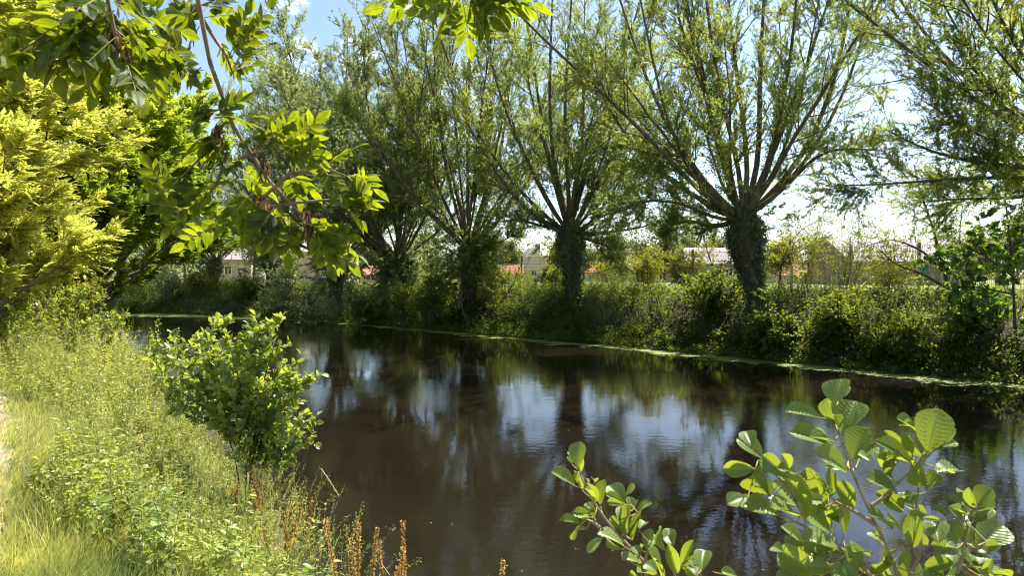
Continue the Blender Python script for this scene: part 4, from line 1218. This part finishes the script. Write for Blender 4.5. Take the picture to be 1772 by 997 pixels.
S1 = [[(Z2, 300, 1150, 0), (Z2, 250, 945, 0), (Z2, 210, 850, 0), (Z2, 150, 750, 0), (Z2, 120, 665, 0), (Z2, 60, 560, 0), (Z1, 655, 470, 0), (Z1, 600, 370, 0), (Z1, 575, 280, 0), (Z1, 582, 170, 0)],
      [(Z1, 765, 750, 0), (Z1, 640, 670, 0), (Z1, 560, 635, 0), (Z1, 545, 600, 0)],
      [(Z1, 800, 1060, 0), (Z1, 690, 935, 0), (Z1, 560, 835, 0), (Z1, 450, 765, 0), (Z1, 310, 710, 0)], [(Z1, 440, 745, 0), (Z1, 345, 560, .03), (Z1, 265, 490, .03), (Z1, 200, 440, .03)],
      [(Z2, 130, 660, 0), (Z2, 180, 630, 0), (Z2, 260, 550, 0), (Z2, 320, 495, 0)], [(Z2, 300, 1150, .03), (Z2, 330, 980, .03), (Z2, 390, 860, .03), (Z2, 345, 700, .03), (Z2, 360, 560, .03), (Z2, 400, 400, .03)],
      [(Z2, 480, 1150, .03), (Z2, 560, 960, 0), (Z2, 590, 850, 0), (Z2, 600, 700, 0), (Z2, 635, 660, 0)], [(Z2, 590, 850, 0), (Z2, 650, 855, 0), (Z2, 700, 830, 0)]]
S3 = [[(Z3, 860, 1100, 0), (Z3, 720, 950, 0), (Z3, 590, 810, 0), (Z3, 460, 680, 0), (Z3, 370, 550, 0), (Z3, 290, 430, 0), (Z3, 240, 290, 0)], [(Z3, 690, 910, 0), (Z3, 690, 870, 0), (Z3, 720, 780, 0)],
      [(Z3, 960, 1150, 0), (Z3, 880, 1000, 0), (Z3, 845, 820, 0)], [(Z3, 1080, 1150, 0), (Z3, 1060, 1000, 0), (Z3, 1060, 960, 0)], [(Z3, 540, 730, 0), (Z3, 560, 600, 0), (Z3, 590, 520, 0)], [(Z3, 400, 690, 0), (Z3, 340, 640, 0), (Z3, 270, 610, 0)]]
fore_alder(P3(1.35, 2.25, -.05), S1, [(Z1, LV1, 2.793), (Z2, LV2, 2.792)], None, None, 1.28, 'large alder sapling with round ribbed leaves filling the lower right corner')
fore_alder(P3(.55, 2.6, -.05), S3, [(Z3, LV3, 3.881)], None, None, 1.5, 'smaller alder sapling at the bottom edge right of centre')

# ------------------------------------------------------------------ overhanging ash
AY = 1.9
root = empty('ash_tree', P3(-1.9, -1.6, -.1), 'ash tree whose leafy branch with brown seed bunches hangs down at the upper left', 'tree', 'ash trees on the near bank')
tb = np.array(root.location)
g = Geo(); tube(g, pad_path([tb, tb + [.05, .05, 2.2], tb + [.15, .2, 5.5]], 14), [.17], [.10], 14); g.obj('trunk', M['ashbark'], root)
top = tb + [.13, .15, 4.6]


def ashstem(pts, r0, r1, frm=None):
    q = [at(p[0], p[1], p[2] if len(p) > 2 else AY) for p in pts]
    if frm is not None: q = [frm] + q
    c = pad_path(q, 26)
    g = Geo(); tube(g, c, [r0], [r1], 9); g.obj('branch', M['ashbark'], root)
    return c


B1 = ashstem([(300, -420, 1.5), (325, -120, 1.8), (338, 0), (346, 70), (354, 125), (366, 195), (385, 245), (412, 285), (440, 330), (470, 358), (520, 385), (548, 398)], .020, .004, top)
B2 = ashstem([(340, 10), (352, 35), (372, 68), (393, 98), (402, 125)], .0065, .0025)
B3 = ashstem([(412, 275), (440, 265), (484, 256)], .005, .002)
B4 = ashstem([(395, 262), (375, 320), (352, 345), (326, 362)], .0055, .0025)
B5 = ashstem([(452, 345), (500, 300), (560, 290), (600, 305)], .005, .002)
B6 = ashstem([(470, 358), (520, 350), (575, 345), (598, 362)], .005, .002)
B7 = ashstem([(100, -400, 1.3), (160, -120, 1.45), (185, -20, 1.5), (200, 40, 1.5), (205, 85, 1.5)], .012, .004, top)
B8 = ashstem([(195, -20, 1.5), (120, 30, 1.45), (60, 70, 1.4)], .006, .002)
B9 = ashstem([(700, -420, 1.3), (760, -150, 1.5), (790, -40, 1.6), (800, -5, 1.6)], .010, .003, top)
B10 = ashstem([(190, -10, 1.55), (250, 30, 1.65), (290, 70, 1.7)], .006, .002)
B11 = ashstem([(380, 240), (330, 290), (290, 330)], .004, .002)
# pinnate leaves: base px, tip px, depth
PN = [(402, 120, 455, 20, 0), (402, 125, 460, 55, 0), (395, 100, 440, 10, 0), (400, 125, 438, 105, .02), (370, 65, 420, 130, 0), (350, 30, 410, 20, .1), (345, 40, 300, 10, .1), (350, 20, 390, -20, 0),
      (352, 120, 310, 130, .03), (360, 160, 320, 200, 0), (362, 180, 335, 215, -.03), (365, 195, 430, 175, 0), (370, 205, 460, 190, .05), (375, 215, 420, 150, .05), (380, 240, 340, 250, 0),
      (400, 255, 470, 215, 0), (440, 262, 520, 195, 0), (484, 256, 560, 200, 0), (484, 256, 545, 235, .04), (470, 258, 500, 200, .04), (484, 256, 530, 280, 0),
      (430, 310, 360, 310, 0), (326, 362, 270, 345, 0), (326, 362, 285, 400, 0), (340, 355, 290, 320, 0), (352, 345, 300, 290, 0), (290, 330, 262, 290, 0), (290, 330, 255, 340, 0), (370, 320, 310, 370, .04),
      (395, 375, 310, 425, 0), (440, 330, 395, 375, 0), (440, 330, 410, 415, 0), (440, 355, 440, 440, 0), (455, 350, 385, 355, -.05), (470, 358, 500, 440, 0), (500, 375, 500, 450, 0), (470, 360, 455, 420, .03),
      (560, 290, 620, 240, .06), (600, 305, 650, 350, 0), (560, 290, 590, 345, 0), (600, 305, 640, 300, 0), (500, 300, 545, 330, 0), (520, 295, 570, 260, 0), (500, 300, 520, 345, .05),
      (598, 362, 650, 340, 0), (598, 362, 635, 385, 0), (575, 345, 610, 320, .04), (548, 398, 600, 440, 0), (548, 398, 640, 440, .02), (548, 398, 560, 455, 0), (520, 385, 590, 390, .03), (548, 398, 620, 410, -.04), (540, 395, 585, 460, .03),
      (450, 345, 520, 390, .06), (420, 300, 470, 330, .05), (480, 370, 440, 400, .05), (412, 285, 380, 280, .05), (500, 375, 560, 420, .06), (385, 245, 350, 280, .05),
      # upper left, nearer and softer
      (205, 60, 130, 120, -.42), (205, 80, 160, 170, -.40), (205, 85, 215, 175, -.38), (200, 50, 270, 110, -.38), (205, 80, 250, 160, -.36), (195, 20, 110, 60, -.42), (120, 30, 30, 20, -.45), (60, 70, 5, 100, -.5), (60, 70, 40, 150, -.5),
      (90, 50, 90, 140, -.48), (120, 30, 60, 100, -.46), (190, -10, 130, -5, -.4), (60, 70, 20, 50, -.5), (250, 30, 230, 100, -.25), (290, 70, 280, 150, -.2), (290, 70, 330, 140, -.2), (250, 30, 330, 60, -.25), (290, 70, 255, 140, -.22),
      (220, 5, 290, 20, -.3), (160, 0, 80, -10, -.42), (190, 0, 180, 70, -.42), (150, 15, 130, 90, -.45), (270, 50, 200, 60, -.24), (290, 70, 320, 100, -.18), (180, -10, 250, -5, -.4), (100, 40, 150, 110, -.43), (300, 90, 300, 190, -.1), (290, 80, 250, 175, -.15),
      (130, 25, 180, 90, -.40), (215, 20, 250, 80, -.30), (235, 40, 285, 130, -.27), (340, 10, 300, 60, 0), (345, 45, 310, 95, .05), (185, -15, 240, 50, -.40),
      # top centre
      (800, -10, 640, 10, -.3), (800, -5, 700, 25, -.3), (795, -5, 740, 70, -.3), (800, -5, 815, 75, -.3), (800, -5, 862, 70, -.3), (805, -10, 900, 10, -.3), (810, -15, 960, 5, -.3), (800, -20, 690, -10, -.3), (805, -10, 850, 40, -.28), (790, -15, 770, 40, -.28), (810, -20, 920, -5, -.3)]
lg, sg = Geo(), Geo()
for x0, y0, x1, y1, dz in PN + [(p[0] + rng.normal(0, 6), p[1] + rng.normal(0, 6), p[2] + rng.normal(-6, 14), p[3] + rng.normal(0, 14), p[4] + rng.normal(0, .06)) for p in PN[:-11:2]]:
    a = at(x0, y0, AY + dz + rng.uniform(-.05, .05)); b = at(x1, y1, AY + dz + rng.uniform(-.12, .10))
    D = b - a; L_ = np.linalg.norm(D)
    tocam = nrm(np.array([0, 0, CAMZ]) - a)
    N = nrm(-tocam * .5 + np.array([0, 0, .55]) + rng.normal(0, .35, 3))
    # aim so that the leaf faces both the sky and the camera underneath
    pr = 3 if L_ < .08 else (4 if L_ < .14 else 5)
    compound(lg, a[None], D[None], N[None], L_ * .8, pr, rng.uniform(.043, .057) * (1 if x0 < 700 else 1.15), 1.12, T_ASH, sg, np.array([np.clip(rng.normal(.5, .25), 0, 1)]), .12)
lg.obj('leaves', M['ashnear'], root, uv=True)
sg.obj('leaf_stalks', M['petiole'], root)
T_KEY = grid_leaf(interp_prof([0, .3, .7, 1], [.04, .07, .10, .05]), 3, 4, .1, -.1)
for (x, y, dz, sz, n) in [(198, 75, -.40, .10, 90), (222, 110, -.38, .07, 40), (375, 228, 0, .055, 34), (457, 285, 0, .055, 40), (455, 348, 0, .045, 30), (433, 385, -.02, .065, 36), (486, 400, -.02, .06, 34), (533, 385, -.02, .075, 46), (552, 385, 0, .07, 40)]:
    c = at(x, y, AY + dz)
    g = Geo()
    sz *= .75
    d = nrm(rng.normal(0, .22, (n, 3)) + [0, 0, -1])
    P = c + rng.normal(0, 1, (n, 3)) * [.008, .008, sz * .32] * (1.5 if sz > .09 else 1)
    leaves(g, P, d, rng.normal(size=(n, 3)), rng.uniform(.024, .036, n), 1.0, T_KEY)
    tube(g, np.stack([np.broadcast_to(c + [0, 0, sz * .55], P.shape), (P + c) / 2 + [0, 0, sz * .2], P], 1), .0007, .0005, 3)
    g.obj('seed_bunch', M['key'], root)


# ------------------------------------------------------------------ docks, sedge, sprigs, sticks
def dock(px, py_base, py_top, Y, n, mat, label, spread=.10):
    b = at(px, py_base, Y)
    b[2] = float(H(b[0], b[1])) - .02
    tp = at(px, py_top, Y)
    h = tp[2] - b[2]
    root = empty('dock_plant', b, label, 'dock plant', 'dock plants at the near water edge')
    for i in range(n):
        hh = h * (1 if i == 0 else rng.uniform(.72, .97))
        d = A(rng.normal(0, spread * 1.8), rng.normal(0, spread * 1.8), 1)
        S = grow(b[None], d[None], hh, 10, .3, .03)
        g = Geo(); tube(g, S, .004, .0015, 5)
        g.obj('stem', M['twig'], root)
        P, D, t_, _ = spawn(S, 330, 1 - .45 * (1 if i == 0 else rng.uniform(.6, 1)), 1, .8, 1.5)
        P = P + D * rng.uniform(0, .010, len(P))[:, None]
        g = Geo(); leaves(g, P, D, rng.normal(size=P.shape), rng.uniform(.008, .012, len(P)), 1.1)
        g.obj('seed_spike', M[mat], root)
    az = rng.uniform(0, 6.28, 5)
    g = Geo(); leaves(g, np.repeat(b[None], 5, 0) + [0, 0, .08], np.stack([np.cos(az), np.sin(az), 0 * az + .8], -1), up_normals(5, 1, .2), rng.uniform(.14, .22, 5), .9, T_LANCE)
    g.obj('leaves', M['herb'], root)


dock(408, 960, 838, 6.2, 3, 'dock', 'rust red dock plant nearest the leafy alder shrub', .05)
dock(450, 960, 815, 6.0, 3, 'dock', 'tallest rust coloured dock with yellowish lower seeds', .05)
dock(488, 980, 855, 5.6, 6, 'dock', 'wide deep red dock clump with many spikes', .12)
dock(512, 990, 870, 5.3, 3, 'dock', 'short red dock at the right of the red group', .06)
dock(622, 1150, 872, 3.6, 5, 'dockyel', 'golden brown dock standing before the water, tallest of the golden ones', .07)
dock(697, 1170, 915, 3.3, 5, 'dockyel', 'golden brown dock second from the left of the golden ones', .07)
dock(855, 1250, 975, 2.9, 4, 'dockyel', 'small golden dock tips among three green blades at the bottom edge', .05)


def tuft(name, x, y, n, hlo, hhi, wd, mat, label, lean=.5, cat='grass tuft', droop=-1.1):
    b = P3(x, y, -.02)
    root = empty(name, b, label, cat)
    S = grow(b + rng.normal(0, .05, (n, 3)) * [1, 1, 0], np.stack([rng.normal(0, lean, n), rng.normal(0, lean, n), np.ones(n)], -1), rng.uniform(hlo, hhi, n), 9, droop, .03)
    blades(Geo(), S, wd).obj('blades', M[mat], root)


tuft('sedge_tuft', -2.6, 6.3, 260, .5, .95, .004, 'sedge', 'arching fine sedge tuft at the foot of the leafy alder shrub', .55)
tuft('sedge_tuft', -1.95, 5.75, 160, .4, .75, .004, 'sedge', 'drooping sedge tuft beside the red docks', .5)
tuft('grass_tuft', -.12, 2.95, 6, .75, .95, .007, 'sedge', 'upright green blades with pale tips at the bottom edge', .14, droop=-.2)
tuft('iris_plant', -1.45, 4.7, 14, .5, .85, .018, 'sedge', 'broad bladed iris leaves leaning over the red docks', .45, 'iris', -.9)
tuft('iris_plant', -4.6, 9.2, 12, .7, 1.0, .022, 'sedge', 'broad upright iris leaves among the tall pale weeds', .2, 'iris', -.4)


def sprig(pts, Y, label, lf=.04, n=22):
    q = [at(a, b, Y) for a, b in pts]
    base = P3(q[0][0], q[0][1], -.02)
    root = empty('nettle_plant', base, label, 'nettle', 'nettles at the near water edge')
    c = pad_path([base] + q, 14)[None]
    g = Geo(); tube(g, c, .0025, .0012, 5); g.obj('stem', M['petiole'], root)
    P, D, t_, _ = spawn(c, n, .25, 1, 1.0, 1.4)
    g = Geo(); leaves(g, P, D, up_normals(n, 1, .3), lf * rng.uniform(.7, 1.2, n) * (1.25 - .6 * t_), 1.0, T_OVAL); g.obj('leaves', M['herb'], root)


sprig([(545, 990), (556, 930), (566, 865)], 4.6, 'tall thin nettle standing against the water right of the red docks')
sprig([(535, 990), (540, 950), (532, 915)], 4.5, 'shorter nettle leaning left beside the tall thin one')
sprig([(570, 1000), (575, 960), (572, 925)], 4.4, 'small nettle at the lower right foot of the tall thin one')


def stick(name, pts, Y, r, label, moss=0):
    q = [at(a, b, y_) for a, b, y_ in pts]
    root = empty(name, q[0], label, 'stick')
    c = pad_path(q, 10)
    g = Geo(); tube(g, c, [r], [r * .6], 6); g.obj('wood', M['alderbark'], root)
    if moss:
        P, D, _, _ = spawn(c[None], moss, .35, 1, .8, 1.5)
        g = Geo(); leaves(g, P, D, up_normals(moss), .018, .8); g.obj('moss', M['herb'], root)


def wY(py): return CAMZ * FPX / (py - 480)


stick('floating_stick', [(556, 812, wY(830)), (572, 835, wY(848)), (588, 862, wY(862))], 0, .008, 'mossy broken stick poking out of the water right of the alder shrub', 60)
stick('floating_stick', [(520, 889, wY(889)), (556, 887, wY(887))], 0, .006, 'thin brown stick lying on the water above the nettles')
stick('floating_stick', [(655, 970, wY(975)), (675, 997, wY(1000))], 0, .006, 'submerged stick between the two golden docks')
stick('dead_branch', [(170, 820, 6.4), (190, 835, 6.25), (203, 850, 6.15)], 0, .010, 'grey dead branch lying in the near grass')
# bare tangled twigs on the right of the far bank
b = P3(12.3, 19.0, .1)
root = empty('dead_shrub', b, 'bare tangled twigs hanging over the bank near the right edge', 'dead shrub')
S = grow(np.repeat(b[None], 26, 0), np.stack([rng.normal(-.5, .6, 26), rng.normal(-.6, .3, 26), rng.uniform(.3, 1.2, 26)], -1), rng.uniform(.8, 1.8, 26), 9, -1.0, .12)
g = Geo(); tube(g, S, .008, .003, 4)
P, D, _, _ = spawn(S, 3, .3, .9, .5, 1.1); tube(g, grow(P, D, .5, 6, -.5, .15), .004, .002, 3)
g.obj('twigs', M['alderbark'], root)
